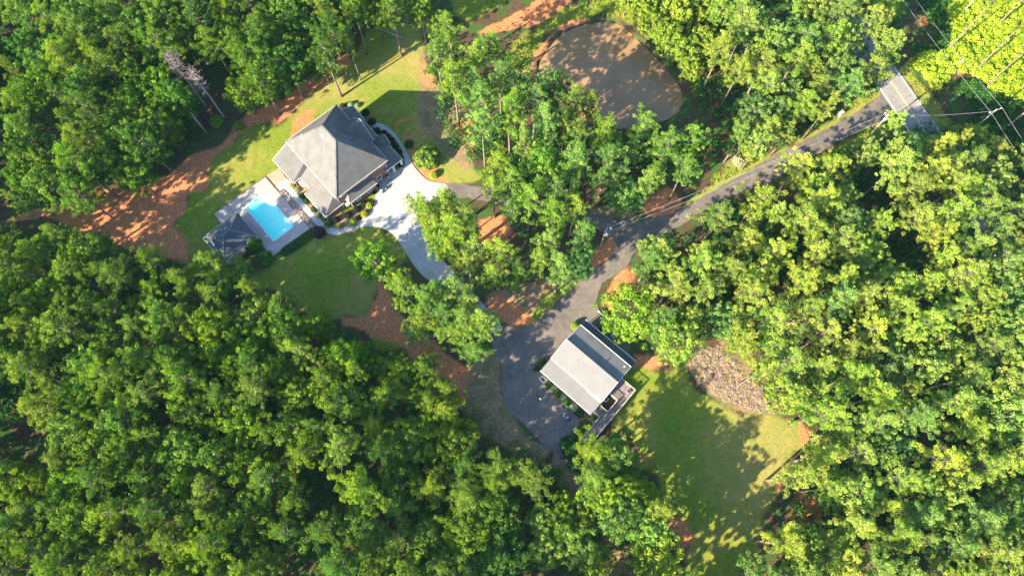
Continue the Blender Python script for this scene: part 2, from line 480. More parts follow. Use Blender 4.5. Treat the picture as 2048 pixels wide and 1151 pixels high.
def ground_mat():
    m, nt, p = new_mat('ground')
    geo = nt.nodes.new('ShaderNodeNewGeometry').outputs['Position']
    A = {k: N(nt, 'ShaderNodeAttribute', attribute_name=k).outputs['Fac'] for k in ('grass', 'clay', 'straw', 'dry')}
    n1 = noise(nt, geo, 0.35, 7, 0.62); n2 = noise(nt, geo, 2.2, 6, 0.65); n3 = noise(nt, geo, 0.09, 5, 0.55); n4 = noise(nt, geo, 9, 4, 0.7)
    mapn = nt.nodes.new('ShaderNodeMapping'); mapn.inputs['Location'].default_value = (40, 17, 5); nt.links.new(geo, mapn.inputs[0])
    n5 = noise(nt, mapn.outputs[0], 0.28, 7, 0.65)
    # forest floor: dark litter with green ground plants
    lit = ramp(nt, n2, [(0.3, (0.045, 0.028, 0.018)), (0.7, (0.12, 0.070, 0.042))])
    flo = mixc(nt, ramp(nt, n1, [(0.44, (0, 0, 0)), (0.58, (1, 1, 1))]), lit, ramp(nt, n4, [(0.3, (0.022, 0.060, 0.014)), (0.7, (0.060, 0.125, 0.024))]))
    # grass
    g = ramp(nt, n2, [(0.30, (0.070, 0.140, 0.010)), (0.52, (0.140, 0.200, 0.014)), (0.75, (0.23, 0.25, 0.03))])
    g2 = ramp(nt, n4, [(0.3, (0.07, 0.14, 0.012)), (0.7, (0.25, 0.27, 0.035))])
    g = mixc(nt, 0.4, g, g2)
    g = mixc(nt, math_n(nt, 'MULTIPLY', ramp(nt, n3, [(0.42, (0, 0, 0)), (0.62, (1, 1, 1))]), 0.45), g, (0.31, 0.235, 0.06))
    n6 = noise(nt, geo, 0.8, 6, 0.7)
    g = mixc(nt, math_n(nt, 'MULTIPLY', ramp(nt, n6, [(0.46, (0, 0, 0)), (0.62, (1, 1, 1))]), 0.5), g, (0.075, 0.125, 0.016))
    bare = ramp(nt, n5, [(0.56, (0, 0, 0)), (0.68, (1, 1, 1))])
    g = mixc(nt, math_n(nt, 'MULTIPLY', bare, 0.55), g, (0.38, 0.22, 0.10))
    dr = math_n(nt, 'MULTIPLY', A['dry'], ramp(nt, n2, [(0.35, (.35, .35, .35)), (0.6, (1, 1, 1))]), clamp=True)
    g = mixc(nt, math_n(nt, 'MULTIPLY', dr, 0.55), g, mixc(nt, n4, (0.28, 0.20, 0.07), (0.46, 0.34, 0.16)))
    # clay
    c = ramp(nt, n2, [(0.28, (0.30, 0.095, 0.038)), (0.5, (0.46, 0.175, 0.072)), (0.72, (0.58, 0.29, 0.15))])
    c = mixc(nt, math_n(nt, 'MULTIPLY', ramp(nt, n5, [(0.54, (0, 0, 0)), (0.66, (1, 1, 1))]), 0.45), c, (0.22, 0.16, 0.05))
    # straw / dry litter
    s = ramp(nt, n2, [(0.28, (0.14, 0.085, 0.045)), (0.5, (0.24, 0.155, 0.085)), (0.72, (0.38, 0.27, 0.17))])
    s = mixc(nt, ramp(nt, n1, [(0.46, (0, 0, 0)), (0.60, (0.75, 0.75, 0.75))]), s, (0.11, 0.12, 0.035))
    def msk(a, amt=0.75):
        v = math_n(nt, 'ADD', a, math_n(nt, 'MULTIPLY', math_n(nt, 'SUBTRACT', n1, 0.5), amt))
        v = math_n(nt, 'ADD', v, math_n(nt, 'MULTIPLY', math_n(nt, 'SUBTRACT', n4, 0.5), 0.35))
        v = math_n(nt, 'MULTIPLY', math_n(nt, 'SUBTRACT', v, 0.38), 4.2, clamp=True)
        return v
    col = mixc(nt, msk(A['straw']), flo, s)
    col = mixc(nt, msk(A['grass'], 0.95), col, g)
    col = mixc(nt, msk(A['clay']), col, c)
    nt.links.new(col, p.inputs['Base Color'])
    p.inputs['Roughness'].default_value = 1.0; p.inputs['Specular IOR Level'].default_value = 0.1
    bn = nt.nodes.new('ShaderNodeBump'); bn.inputs['Strength'].default_value = 0.6; bn.inputs['Distance'].default_value = 0.12
    nt.links.new(math_n(nt, 'ADD', n2, math_n(nt, 'MULTIPLY', n4, 0.5)), bn.inputs['Height']); nt.links.new(bn.outputs[0], p.inputs['Normal'])
    return m
M['ground'] = ground_mat()
# ------------------------------------------------------------------ outlines, photo pixels on the ground
def chaikin(p, it=2):
    for _ in range(it):
        q = []
        for i in range(len(p)):
            a, b = p[i], p[(i + 1) % len(p)]
            q.append((a[0] * .75 + b[0] * .25, a[1] * .75 + b[1] * .25))
            q.append((a[0] * .25 + b[0] * .75, a[1] * .25 + b[1] * .75))
        p = q
    return p

def world(poly, z=0.0):
    return np.array([at(x, y, z)[:2] for x, y in poly])

def sdf(P, poly):
    """signed distance (inside positive) of points P (n,2) to polygon (k,2)"""
    d = np.full(len(P), 1e9); ins = np.zeros(len(P), bool)
    k = len(poly)
    for i in range(k):
        a, b = poly[i], poly[(i + 1) % k]
        e = b - a; wv = P - a
        t = np.clip((wv @ e) / (e @ e + 1e-12), 0, 1)
        d = np.minimum(d, np.hypot(*(wv - t[:, None] * e).T))
        c = ((a[1] <= P[:, 1]) & (b[1] > P[:, 1])) | ((b[1] <= P[:, 1]) & (a[1] > P[:, 1]))
        with np.errstate(divide='ignore', invalid='ignore'):
            xi = a[0] + (P[:, 1] - a[1]) * e[0] / (e[1] if e[1] else 1e-9)
        ins ^= c & (P[:, 0] < xi)
    return np.where(ins, d, -d)

POND = [(1080,154),(1077,125),(1093,102),(1114,73),(1150,52),(1187,44),(1223,42),(1249,50),(1273,76),(1304,104),(1343,146),(1367,182),(1367,214),(1340,237),(1291,252),(1239,262),(1187,226),(1135,200),(1098,180)]
GRASS = [
 [(770,35),(838,47),(842,95),(836,130),(842,175),(838,205),(842,250),(868,290),(905,322),(945,330),(965,350),(940,364),(870,368),(700,420),(560,360),(440,560),(380,530),(375,485),(347,453),(375,417),(373,385),(405,380),(422,312),(486,263),(546,255),(600,212),(620,188),(680,140),(720,88)],
 [(530,530),(625,465),(660,475),(700,470),(750,452),(790,470),(815,510),(822,530),(765,545),(742,600),(728,640),(700,632),(660,640),(600,620),(540,580),(480,560)],
 [(737,657),(790,660),(808,693),(760,705)],
 [(1250,750),(1290,738),(1330,738),(1372,730),(1378,763),(1417,802),(1496,828),(1548,845),(1587,838),(1610,858),(1605,894),(1579,924),(1565,963),(1557,998),(1531,1033),(1522,1085),(1505,1200),(1385,1200),(1375,1100),(1352,1020),(1309,955),(1265,920),(1243,868),(1213,850),(1230,800)],
 [(1370,407),(1402,384),(1424,355),(1450,330),(1480,318),(1540,305),(1590,280),(1670,230),(1700,198),(1750,172),(1762,190),(1735,215),(1690,250),(1600,300),(1540,335),(1500,360),(1440,390),(1370,435),(1340,435)],
 [(1560,358),(1650,303),(1745,249),(1795,226),(1810,250),(1740,285),(1650,330),(1570,380)],
 [(1797,142),(1815,130),(1850,172),(1895,235),(1960,310),(1930,330),(1862,244)],
 [(890,-40),(1010,-40),(1000,15),(940,40),(905,30)],
 [(1060,65),(1100,38),(1130,18),(1230,-10),(1268,20),(1268,45),(1200,28),(1130,43),(1088,70),(1068,110),(1060,150),(1030,140),(1010,100)],
 [(1078,640),(1062,655),(1040,640),(1080,605),(1130,565),(1165,545),(1172,560),(1130,595)],
]
CLAY = [
 [(690,108),(702,122),(650,165),(612,197),(560,242),(490,262),(428,310),(407,380),(373,387),(375,417),(347,453),(375,485),(386,530),(300,520),(240,490),(180,465),(100,440),(20,440),(60,415),(120,405),(200,385),(290,370),(340,345),(400,308),(460,268),(500,226),(560,200),(610,168),(660,135)],
 [(590,235),(612,215),(628,218),(622,245),(600,272),(583,285),(580,262)],
 [(765,541),(778,600),(802,625),(832,665),(892,700),(935,745),(925,805),(880,795),(850,745),(800,692),(740,668),(695,652),(690,630),(728,636),(745,600)],
 [(806,287),(825,325),(843,354),(859,364),(892,368),(893,359),(870,350),(868,335),(850,325),(828,315),(820,298)],
 [(1000,42),(1050,15),(1100,-30),(1170,-40),(1135,10),(1090,40),(1030,62),(990,70),(955,65)],
 [(838,125),(852,130),(872,165),(862,180),(838,155)],
 [(985,640),(1003,646),(1030,655),(1075,640),(1060,620),(1010,600),(985,590),(975,620)],
 [(1200,606),(1215,575),(1255,535),(1268,545),(1262,600),(1215,620)],
 [(1285,400),(1330,375),(1365,400),(1355,425),(1300,430)],
 [(1590,838),(1618,848),(1622,880),(1604,890),(1598,860)],
 [(1550,955),(1570,960),(1566,992),(1545,985)],
 [(920,235),(946,225),(950,262),(938,285),(925,282)],
 [(1265,710),(1320,712),(1330,735),(1285,742),(1262,735)],
 [(1235,850),(1260,870),(1290,930),(1270,935),(1240,890)],
 [(1300,1000),(1365,1030),(1385,1075),(1360,1110),(1340,1060)],
 [(1590,985),(1650,1000),(1640,1040),(1585,1030)],
 [(1690,1130),(1740,1120),(1790,1150),(1780,1200),(1690,1200)],
 [(960,440),(1010,430),(1020,470),(985,490),(955,475)],
 [(1215,462),(1240,485),(1230,510),(1200,530),(1165,548),(1185,505)],
 [(1840,5),(1880,12),(1885,30),(1845,45)],
]
STRAW = [
 [(832,175),(905,185),(955,235),(960,300),(945,340),(900,335),(850,300),(825,245)],
 [(815,30),(850,45),(848,100),(858,140),(900,240),(880,240),(835,170),(800,140)],
 [(900,745),(985,700),(1000,715),(1003,790),(1020,830),(1050,860),(1108,908),(1080,930),(1000,890),(950,860),(905,800)],
 [(970,590),(1060,560),(1150,545),(1200,490),(1235,470),(1245,490),(1235,520),(1135,590),(1075,645),(1010,650),(960,630)],
 [(1372,728),(1400,700),(1428,688),(1455,660),(1500,600),(1515,610),(1480,680),(1500,740),(1530,790),(1562,825),(1550,848),(1500,830),(1440,802),(1400,772)],
 [(1120,905),(1140,915),(1200,1010),(1250,1090),(1300,1180),(1230,1200),(1180,1110),(1130,1010),(1100,930)],
 [(860,140),(840,150),(870,190),(905,215),(915,200),(885,165)],
 [(1180,405),(1270,420),(1275,445),(1230,440),(1184,425)],
 [(590,430),(645,470),(720,465),(760,400),(755,380),(600,360),(575,350),(572,368)],
 [(1070,755),(1100,790),(1160,840),(1190,830),(1120,760)],
 [(1060,100),(1070,90),(1075,160),(1100,190),(1060,200),(1048,150)],
 [(1450,300),(1480,290),(1500,330),(1450,350)],
 [(1880,100),(1920,105),(1930,150),(1900,150),(1860,120)],
 [(1400,1060),(1500,1040),(1480,1130),(1390,1120)],
 [(1230,735),(1260,720),(1300,760),(1270,790),(1250,770)],
 [(1815,-40),(1860,-40),(1885,30),(1900,60),(1880,90),(1850,60)],
]

# the ground: one sheet, fine in the middle, reaching the horizon
def axis(lo, hi, st):
    a = list(np.arange(lo, hi + 1e-6, st))
    s, x, y = st, lo, hi
    left, right = [], []
    while x > -4000:
        s *= 1.6; x -= s; y += s
        left.append(x); right.append(y)
    return np.array(left[::-1] + a + right)
gx, gy = axis(-140, 140, 0.5), axis(-40, 136, 0.5)
GX, GY = np.meshgrid(gx, gy, indexing='ij')
GP = np.stack([GX.ravel(), GY.ravel()], 1)
wp = np.stack([np.sin(GP[:, 0] * .9) + np.sin(GP[:, 1] * .53 + 1) + np.sin((GP[:, 0] + GP[:, 1]) * .31), np.sin(GP[:, 1] * .8 + 2) + np.sin(GP[:, 0] * .47) + np.sin((GP[:, 0] - GP[:, 1]) * .37)], 1) * 0.35

def mask(polys, soft, P=GP, warp=True):
    out = np.zeros(len(P))
    Q = P + (wp if warp else 0)
    for pl in polys:
        W = world(pl)
        lo, hi = W.min(0) - 5, W.max(0) + 5
        idx = np.where((Q[:, 0] > lo[0]) & (Q[:, 0] < hi[0]) & (Q[:, 1] > lo[1]) & (Q[:, 1] < hi[1]))[0]
        if len(idx):
            out[idx] = np.maximum(out[idx], np.clip(0.5 + sdf(Q[idx], W) / (2 * soft), 0, 1))
    return out
DRY = [[(1440,800),(1600,830),(1620,880),(1575,990),(1530,1040),(1460,1000),(1430,880)],[(1480,830),(1600,835),(1622,880),(1580,930),(1568,1000),(1530,1030),(1520,980),(1545,900),(1500,870)],[(1540,930),(1570,930),(1560,1010),(1520,1060),(1480,1040)],[(800,70),(842,60),(850,120),(845,170),(815,150),(790,110)],[(620,150),(690,140),(720,180),(650,215),(600,230)],[(740,120),(800,110),(820,150),(770,170)],[(850,240),(945,240),(950,350),(880,350)],[(1345,420),(1400,390),(1480,330),(1545,305),(1600,290),(1560,325),(1480,365),(1400,410)],[(1640,262),(1700,225),(1755,180),(1762,195),(1700,245),(1650,275)],[(700,590),(745,560),(750,620),(700,640)],[(1797,145),(1810,140),(1860,210),(1900,270),(1880,262),(1840,205)]]
md = mask(DRY, 4.0)
mg, mc, mst = mask(GRASS, 2.0), mask(CLAY, 1.6), mask(STRAW, 1.6)
# bare rings in the front lawn, where beds were
for (cx_, cy_, r_) in ((813, 257, 2.3), (829, 273, 2.2)):
    c0 = at(cx_, cy_)
    d0 = np.hypot(GP[:, 0] - c0.x, GP[:, 1] - c0.y)
    mc = np.maximum(mc, 0.62 * np.exp(-((d0 - r_) / 0.55) ** 2))
pondW = world(chaikin(POND, 2))
pd = np.full(len(GP), -99.0)
sel = np.where((np.abs(GP[:, 0] - 20) < 60) & (GP[:, 1] > 60) & (GP[:, 1] < 130))[0]
pd[sel] = sdf(GP[sel] + wp[sel] * 0.5, pondW)
bank = np.exp(-((pd + 1.3) / 1.2) ** 2) * np.clip((22 - GP[:, 0]) / 8, 0, 1) * (.75 + .25 * np.sin(GP[:, 1] * .7))
mc = np.maximum(mc, bank * 0.9)
z = 0.06 * np.sin(GP[:, 0] * .21) * np.sin(GP[:, 1] * .17)
z = np.where((np.abs(GP[:, 0]) < 140), z, 0.0) - 0.06
pd = pd + np.where(np.abs(pd) < 6, .35 * np.sin(GP[:, 0] * 1.9 + 2 * np.sin(GP[:, 1] * 1.1)) + .3 * np.sin(GP[:, 1] * 2.3 + 1.5 * np.sin(GP[:, 0] * .9)), 0)
z = np.where(pd > -1.2, z - np.clip((pd + 1.2) * 0.45, 0, 1.6), z)
PC = at(540, 435)
def frame_pt(org, ang, a, b, z=0.0):
    """a along the frame's south-east axis, b along its north-east axis"""
    t = math.radians(ang)
    return (org[0] + a * math.sin(t) + b * math.cos(t), org[1] - a * math.cos(t) + b * math.sin(t), z)
poolW = np.array([frame_pt(PC, 41.5, a, b)[:2] for a, b in ((-6.9, -2.7), (-6.9, 2.8), (5.2, 2.8), (5.2, -2.7))])
pin = sdf(GP, poolW)
z = np.where(pin > -0.3, -2.2, z)
nx, ny = len(gx), len(gy)
ii = np.arange(nx * ny).reshape(nx, ny)
F4 = np.stack([ii[:-1, :-1], ii[1:, :-1], ii[1:, 1:], ii[:-1, 1:]], -1).reshape(-1, 4)
me = bpy.data.meshes.new('ground')
me.vertices.add(nx * ny); me.vertices.foreach_set('co', np.stack([GP[:, 0], GP[:, 1], z], 1).astype(np.float32).ravel())
me.loops.add(F4.size); me.loops.foreach_set('vertex_index', F4.astype(np.int32).ravel())
me.polygons.add(len(F4)); me.polygons.foreach_set('loop_start', np.arange(0, F4.size, 4, dtype=np.int32))
me.update(calc_edges=True)
for nm, arr in (('grass', mg), ('clay', mc), ('straw', mst), ('dry', md)):
    a = me.attributes.new(nm, 'FLOAT', 'POINT'); a.data.foreach_set('value', arr.astype(np.float32))
me.materials.append(M['ground'])
for p in me.polygons: p.use_smooth = True
tag(link(bpy.data.objects.new('ground', me)), kind='structure')

def sheet(name, pts, z, mat, thick=0.12, kind='structure', parent=None, holes=None):
    """flat slab from world xy outline, real edge thickness"""
    mb = MB()
    ring = [Vector((p[0], p[1], z)) for p in pts]
    loops = [ring] + [[Vector((p[0], p[1], z)) for p in h] for h in (holes or [])]
    tri = tessellate_polygon(loops)
    flat = [v for l in loops for v in l]
    mb.v += [tuple(v) for v in flat]
    for t in tri:
        a, b, c = (flat[i] for i in t)
        n = (b - a).cross(c - a)
        mb.f.append(tuple(t) if n.z > 0 else tuple(reversed(t)))
    for l in loops:
        b0 = len(mb.v); n = len(l)
        mb.v += [tuple(v) for v in l] + [(v.x, v.y, v.z - thick) for v in l]
        for i in range(n):
            j = (i + 1) % n
            mb.f.append((b0 + i, b0 + j, b0 + n + j, b0 + n + i))
    o = mb.build(name, mat, parent)
    if kind: tag(o, kind=kind)
    return o

sheet('pond', pondW + 0, -0.42, M['pond'], 0.02)

def ragged(W, amp=.16, step=.5, seed=4):
    """worn, uneven edge along an outline"""
    rg = np.random.default_rng(seed); out = []
    for i in range(len(W)):
        a, b = W[i], W[(i + 1) % len(W)]
        L = np.hypot(*(b - a)); n_ = max(1, int(L / step)); nn_ = np.array([-(b - a)[1], (b - a)[0]]) / max(L, 1e-6)
        for j in range(n_): out.append(a + (b - a) * j / n_ + nn_ * (rg.normal(0, amp * .5) + amp * .6 * math.sin((i * 7 + j) * .8)))
    return np.array(out)
DRIVE = [(1790,222),(1747,248),(1690,273),(1649,300),(1617,316),(1570,345),(1530,368),(1478,386),(1447,398),(1400,425),(1360,452),(1320,470),(1285,490),(1262,510),(1254,534),(1224,552),(1202,571),(1193,598),(1196,619),(1212,634),(1240,655),(1262,690),(1262,725),(1200,760),(1120,700),(1100,745),(1083,757),(1090,770),(1095,782),(1112,799),(1128,815),(1154,833),(1161,841),(1150,862),(1138,882),(1122,899),(1110,907),(1098,899),(1086,886),(1041,841),(1011,811),(1002,775),(1004,747),(1002,719),(988,705),(980,672),(1003,645),(1030,656),(1066,650),(1075,641),(1105,616),(1132,589),(1172,552),(1215,519),(1234,495),(1233,482),(1215,466),(1196,458),(1150,445),(1080,430),(1010,412),(950,398),(900,392),(885,368),(915,366),(960,374),(1020,385),(1100,405),(1184,426),(1230,440),(1269,443),(1318,434),(1341,430),(1353,421),(1391,403),(1440,373),(1490,346),(1519,327),(1557,306),(1619,277),(1686,239),(1719,220),(1742,208),(1754,200),(1760,188),(1762,180)]
sheet('asphalt_drive', ragged(world(chaikin(DRIVE, 1))), 0.02, M['asphalt'], 0.1)
CONC = [(741,246),(747,244),(762,247),(779,256),(792,269),(803,285),(818,311),(825,328),(835,342),(847,354),(857,362),(874,365),(894,367),(897,385),(870,393),(846,415),(840,445),(852,478),(876,508),(905,543),(940,578),(968,610),(988,633),(1005,648),(995,660),(986,669),(968,655),(942,628),(910,598),(876,572),(845,552),(822,523),(807,497),(792,474),(780,463),(765,456),(743,451.5),(713,456),(692,465),(676,470),(658,468),(646,460),(631,448),(605,420),(578,388),(571,379),(565,381),(560,384),(550,373),(571,357),(577.5,366),(603,398),(629,427),(648,445),(662,455),(679,458),(700,453),(721,441),(742,423),(751,403),(752,387),(700,340),(740,300),(790,340),(803,335),(807,325),(807,308),(801,292),(792,280),(780,268),(765,262),(750,256),(742,252)]
sheet('concrete_driveway', world(chaikin(CONC, 1)), 0.045, M['concrete'], 0.12)

# county road, running both ways past the drive's mouth
ra, rb = at(1753.6, 168), at(1790.5, 222)
rdir = (rb - ra).normalized()
rr_a, rr_b = at(1797, 147.6), at(1865, 243.7)
rdir = ((rb - ra).normalized() + (rr_b - rr_a).normalized()).normalized()
rn = Vector((-rdir.y, rdir.x, 0))
if (rr_a - ra).dot(rn) < 0: rn = -rn
width = ((rr_a - ra).dot(rn) + (rr_b - ra).dot(rn)) / 2
def road_strip(name, o0, o1, z, mat, thick=0.03, l0=-90, l1=120, parent=None):
    pts = [ra + rdir * l0 + rn * o0, ra + rdir * l1 + rn * o0, ra + rdir * l1 + rn * o1, ra + rdir * l0 + rn * o1]
    return sheet(name, [(p.x, p.y) for p in pts], z, mat, thick, parent=parent)
road_strip('county_road', -0.35, width + 0.4, 0.05, M['county'], 0.12)
road_strip('road_edge_line', -0.07, 0.08, 0.055, M['line_w'], 0.004)
road_strip('road_edge_line', width - 0.07, width + 0.08, 0.055, M['line_w'], 0.004)
cw = (at(1779, 160) - ra).dot(rn)
road_strip('road_centre_line', cw - 0.16, cw - 0.05, 0.055, M['line_y'], 0.004)
road_strip('road_centre_line', cw + 0.06, cw + 0.17, 0.055, M['line_y'], 0.004)

# ------------------------------------------------------------------ tree prototypes
PROTO = bpy.data.collections.new('proto')     # never linked: holds nothing that renders

def trunk_mesh(name, Ht, r0, rng, limbs, mat, lean=0.4, top=0.03, extra_limb=None):
    mb = MB()
    pts, rad = [], []
    ph, am = rng.uniform(0, 6.28), lean * rng.uniform(.4, 1)
    for i in range(8):
        t = i / 7
        pts.append((am * math.sin(t * 2.2 + ph) - am * math.sin(ph), am * math.cos(t * 1.9 + ph) - am * math.cos(ph), Ht * t - 0.4))
        rad.append(max(top, r0 * (1 - t * 0.85) * (1.25 if i == 0 else 1)))
    mb.tube(pts, rad, 7)
    for (p0, p1, r) in limbs:
        p0 = Vector(p0); p1 = Vector(p1)
        mid = (p0 + p1) / 2 + Vector((0, 0, -0.05 * (p1 - p0).length))
        mb.tube([p0, mid, p1], [r, r * .7, r * .3], 4, cap=False)
    me = bpy.data.meshes.new(name); me.from_pydata(mb.v, [], mb.f); me.materials.append(mat)
    for p in me.polygons: p.use_smooth = True
    return me

def pine_proto(seed, lo=False):
    rng = np.random.default_rng(seed)
    Ht = 20.0; R = 3.6; z0 = Ht * rng.uniform(.50, .60)
    C, Rd, T, limbs = [], [], [], []
    nb = int(rng.integers(26, 34))
    a = rng.uniform(0, 6.28)
    lob = rng.uniform(0, 6.28, 3)
    for i in range(nb):
        t = (i + rng.uniform(-.4, .4)) / nb
        t = min(max(t, 0), 1)
        a += 2.4 + rng.uniform(-.5, .5)
        prof = (1 - t ** 2.0) * (0.62 + 0.38 * min(1, t * 4)) + 0.10
        lobe = 1 + 0.28 * math.sin(2 * a + lob[0]) + 0.18 * math.sin(3 * a + lob[1])
        L = R * prof * lobe * rng.uniform(.7, 1.1)
        zb = z0 + (Ht - z0) * t * 0.96
        rise = rng.uniform(.05, .35) * L + 0.3
        tip = np.array([math.cos(a) * L, math.sin(a) * L, zb + rise])
        limbs.append(((0, 0, zb), tuple(tip * [0.95, 0.95, 1]), 0.05 + 0.012 * L))
        k = max(1, int(round(L / 0.45)))
        for j in range(k):
            f = 1 - j * 0.42 / max(L, 1)
            if f < 0.25: break
            q = np.array([math.cos(a) * L * f, math.sin(a) * L * f, zb + rise * f]) + rng.normal(0, .34, 3)
            r = rng.uniform(.30, .68) * (1.0 if j < 3 else 0.85)
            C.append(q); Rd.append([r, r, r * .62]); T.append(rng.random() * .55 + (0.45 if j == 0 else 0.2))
    for _ in range(4):
        q = np.array([0, 0, Ht]) + rng.normal(0, .4, 3); r = rng.uniform(.5, .75)
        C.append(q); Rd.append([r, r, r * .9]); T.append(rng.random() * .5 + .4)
    C, Rd, T = np.array(C), np.array(Rd), np.array(T)
    if lo: V, t = leaf_quads(C, Rd, 7, 0.36, .6, -.4, rng, ctint=T)
    else: V, t = leaf_quads(C, Rd, 46, 0.185, .42, -.6, rng, aspect=.30, ctint=T, inner=.45)
    cm = quads_mesh('pine_crown', V, t, M['pine'])
    if lo: return V, t, None
    return trunk_mesh('pine_trunk', Ht, 0.27, rng, limbs, M['bark'], 0.3), cm, Ht, R

def broad_proto(seed, mat='broad', Ht=16.0, R=4.0, sparse=1.0, lo=False, leaf=0.17):
    rng = np.random.default_rng(seed)
    C, Rd, T, limbs = [], [], [], []
    zc = Ht * .62; rz = Ht * .36
    nl = 34
    for i in range(nl):
        u = (i + .5) / nl
        zz = 1 - 1.55 * u
        a = i * 2.4 + rng.uniform(-.3, .3)
        rr = math.sqrt(max(0, 1 - zz * zz)) if zz > -0.3 else 0.9
        k = rng.uniform(.62, 1.0)
        q = np.array([math.cos(a) * rr * R * k, math.sin(a) * rr * R * k, zc + zz * rz * k])
        for _ in range(6):
            r = rng.uniform(.40, .85) * R / 4
            C.append(q + rng.normal(0, .72 * R / 4, 3)); Rd.append([r, r, r * .75]); T.append(rng.random() * .8 + .1 + .1 * zz)
        limbs.append(((0, 0, zc - rz * .6 + rng.uniform(0, rz)), tuple(q * .92 + [0, 0, zc * .08]), 0.07 * R / 4 + .02))
    C, Rd, T = np.array(C), np.array(Rd), np.clip(np.array(T), 0, 1)
    if sparse < 1:
        keep = rng.random(len(C)) < sparse
        C, Rd, T = C[keep], Rd[keep], T[keep]
    per = int(40 * (0.17 / leaf) ** 1.3)
    V, t = leaf_quads(C, Rd, 6 if lo else per, 0.42 if lo else leaf, .55, -.5, rng, aspect=.75, ctint=T, inner=.5)
    if lo: return V, t, None
    cm = quads_mesh('tree_crown', V, t, M[mat])
    return trunk_mesh('tree_trunk', Ht * .85, 0.24 * R / 4 + .03, rng, limbs, M['bark'], 0.4), cm, Ht, R

def dead_proto(seed, Ht=17.0):
    rng = np.random.default_rng(seed)
    mb = MB()
    mb.tube([(0, 0, -.3), (.1, .1, Ht * .4), (-.1, .1, Ht * .75), (0, 0, Ht)], [.2, .17, .12, .04], 7)
    tw = MB()
    a = 0
    for i in range(30):
        t = i / 30
        a += 2.4 + rng.uniform(-.4, .4)
        zb = Ht * (.58 + .4 * t); L = (1 - t * .65) * rng.uniform(1.3, 2.7)
        tip = Vector((math.cos(a) * L, math.sin(a) * L, zb + L * .35))
        mb.tube([(0, 0, zb), Vector((math.cos(a) * L * .5, math.sin(a) * L * .5, zb + L * .1)), tip], [.055, .04, .015], 4, cap=False)
        for k in range(9):
            f = rng.uniform(.35, 1); p = Vector((math.cos(a) * L * f, math.sin(a) * L * f, zb + L * .3 * f))
            d = Vector(rng.normal(0, 1, 3)); d.z = abs(d.z) * .7; d.normalize()
            e = p + d * rng.uniform(.5, 1.1)
            tw.tube([p, e], [.035, .012], 3, cap=False)
            for q in range(2):
                d2 = (d + Vector(rng.normal(0, .8, 3))).normalized()
                tw.tube([p.lerp(e, .5), p.lerp(e, .5) + d2 * .5], [.025, .01], 3, cap=False)
    mes = []
    for b, n, m in ((mb, 'trunk', M['deadbark']), (tw, 'dead_twigs', M['snagtwig'])):
        me = bpy.data.meshes.new(n); me.from_pydata(b.v, [], b.f); me.materials.append(m); mes.append(me)
    return mes[0], mes[1], Ht, 2.5

PINES = [pine_proto(100 + i) for i in range(9)]
BROADS = [broad_proto(200 + i) for i in range(6)]
BRIGHTS = [broad_proto(300 + i, 'bright', 8.0, 3.2, leaf=.16) for i in range(3)]

def place_tree(name, proto, x, y, scale, sz, rz, color, label, cat, group):
    tm, cm, Ht, R = proto
    t = thing(name, label, cat, (x, y, 0), rz, group)
    t.scale = (scale, scale, sz)
    for n, me in (('trunk', tm), ('crown', cm)):
        o = link(bpy.data.objects.new(n, me), t)
        o.color = (*color, 1)
    return t

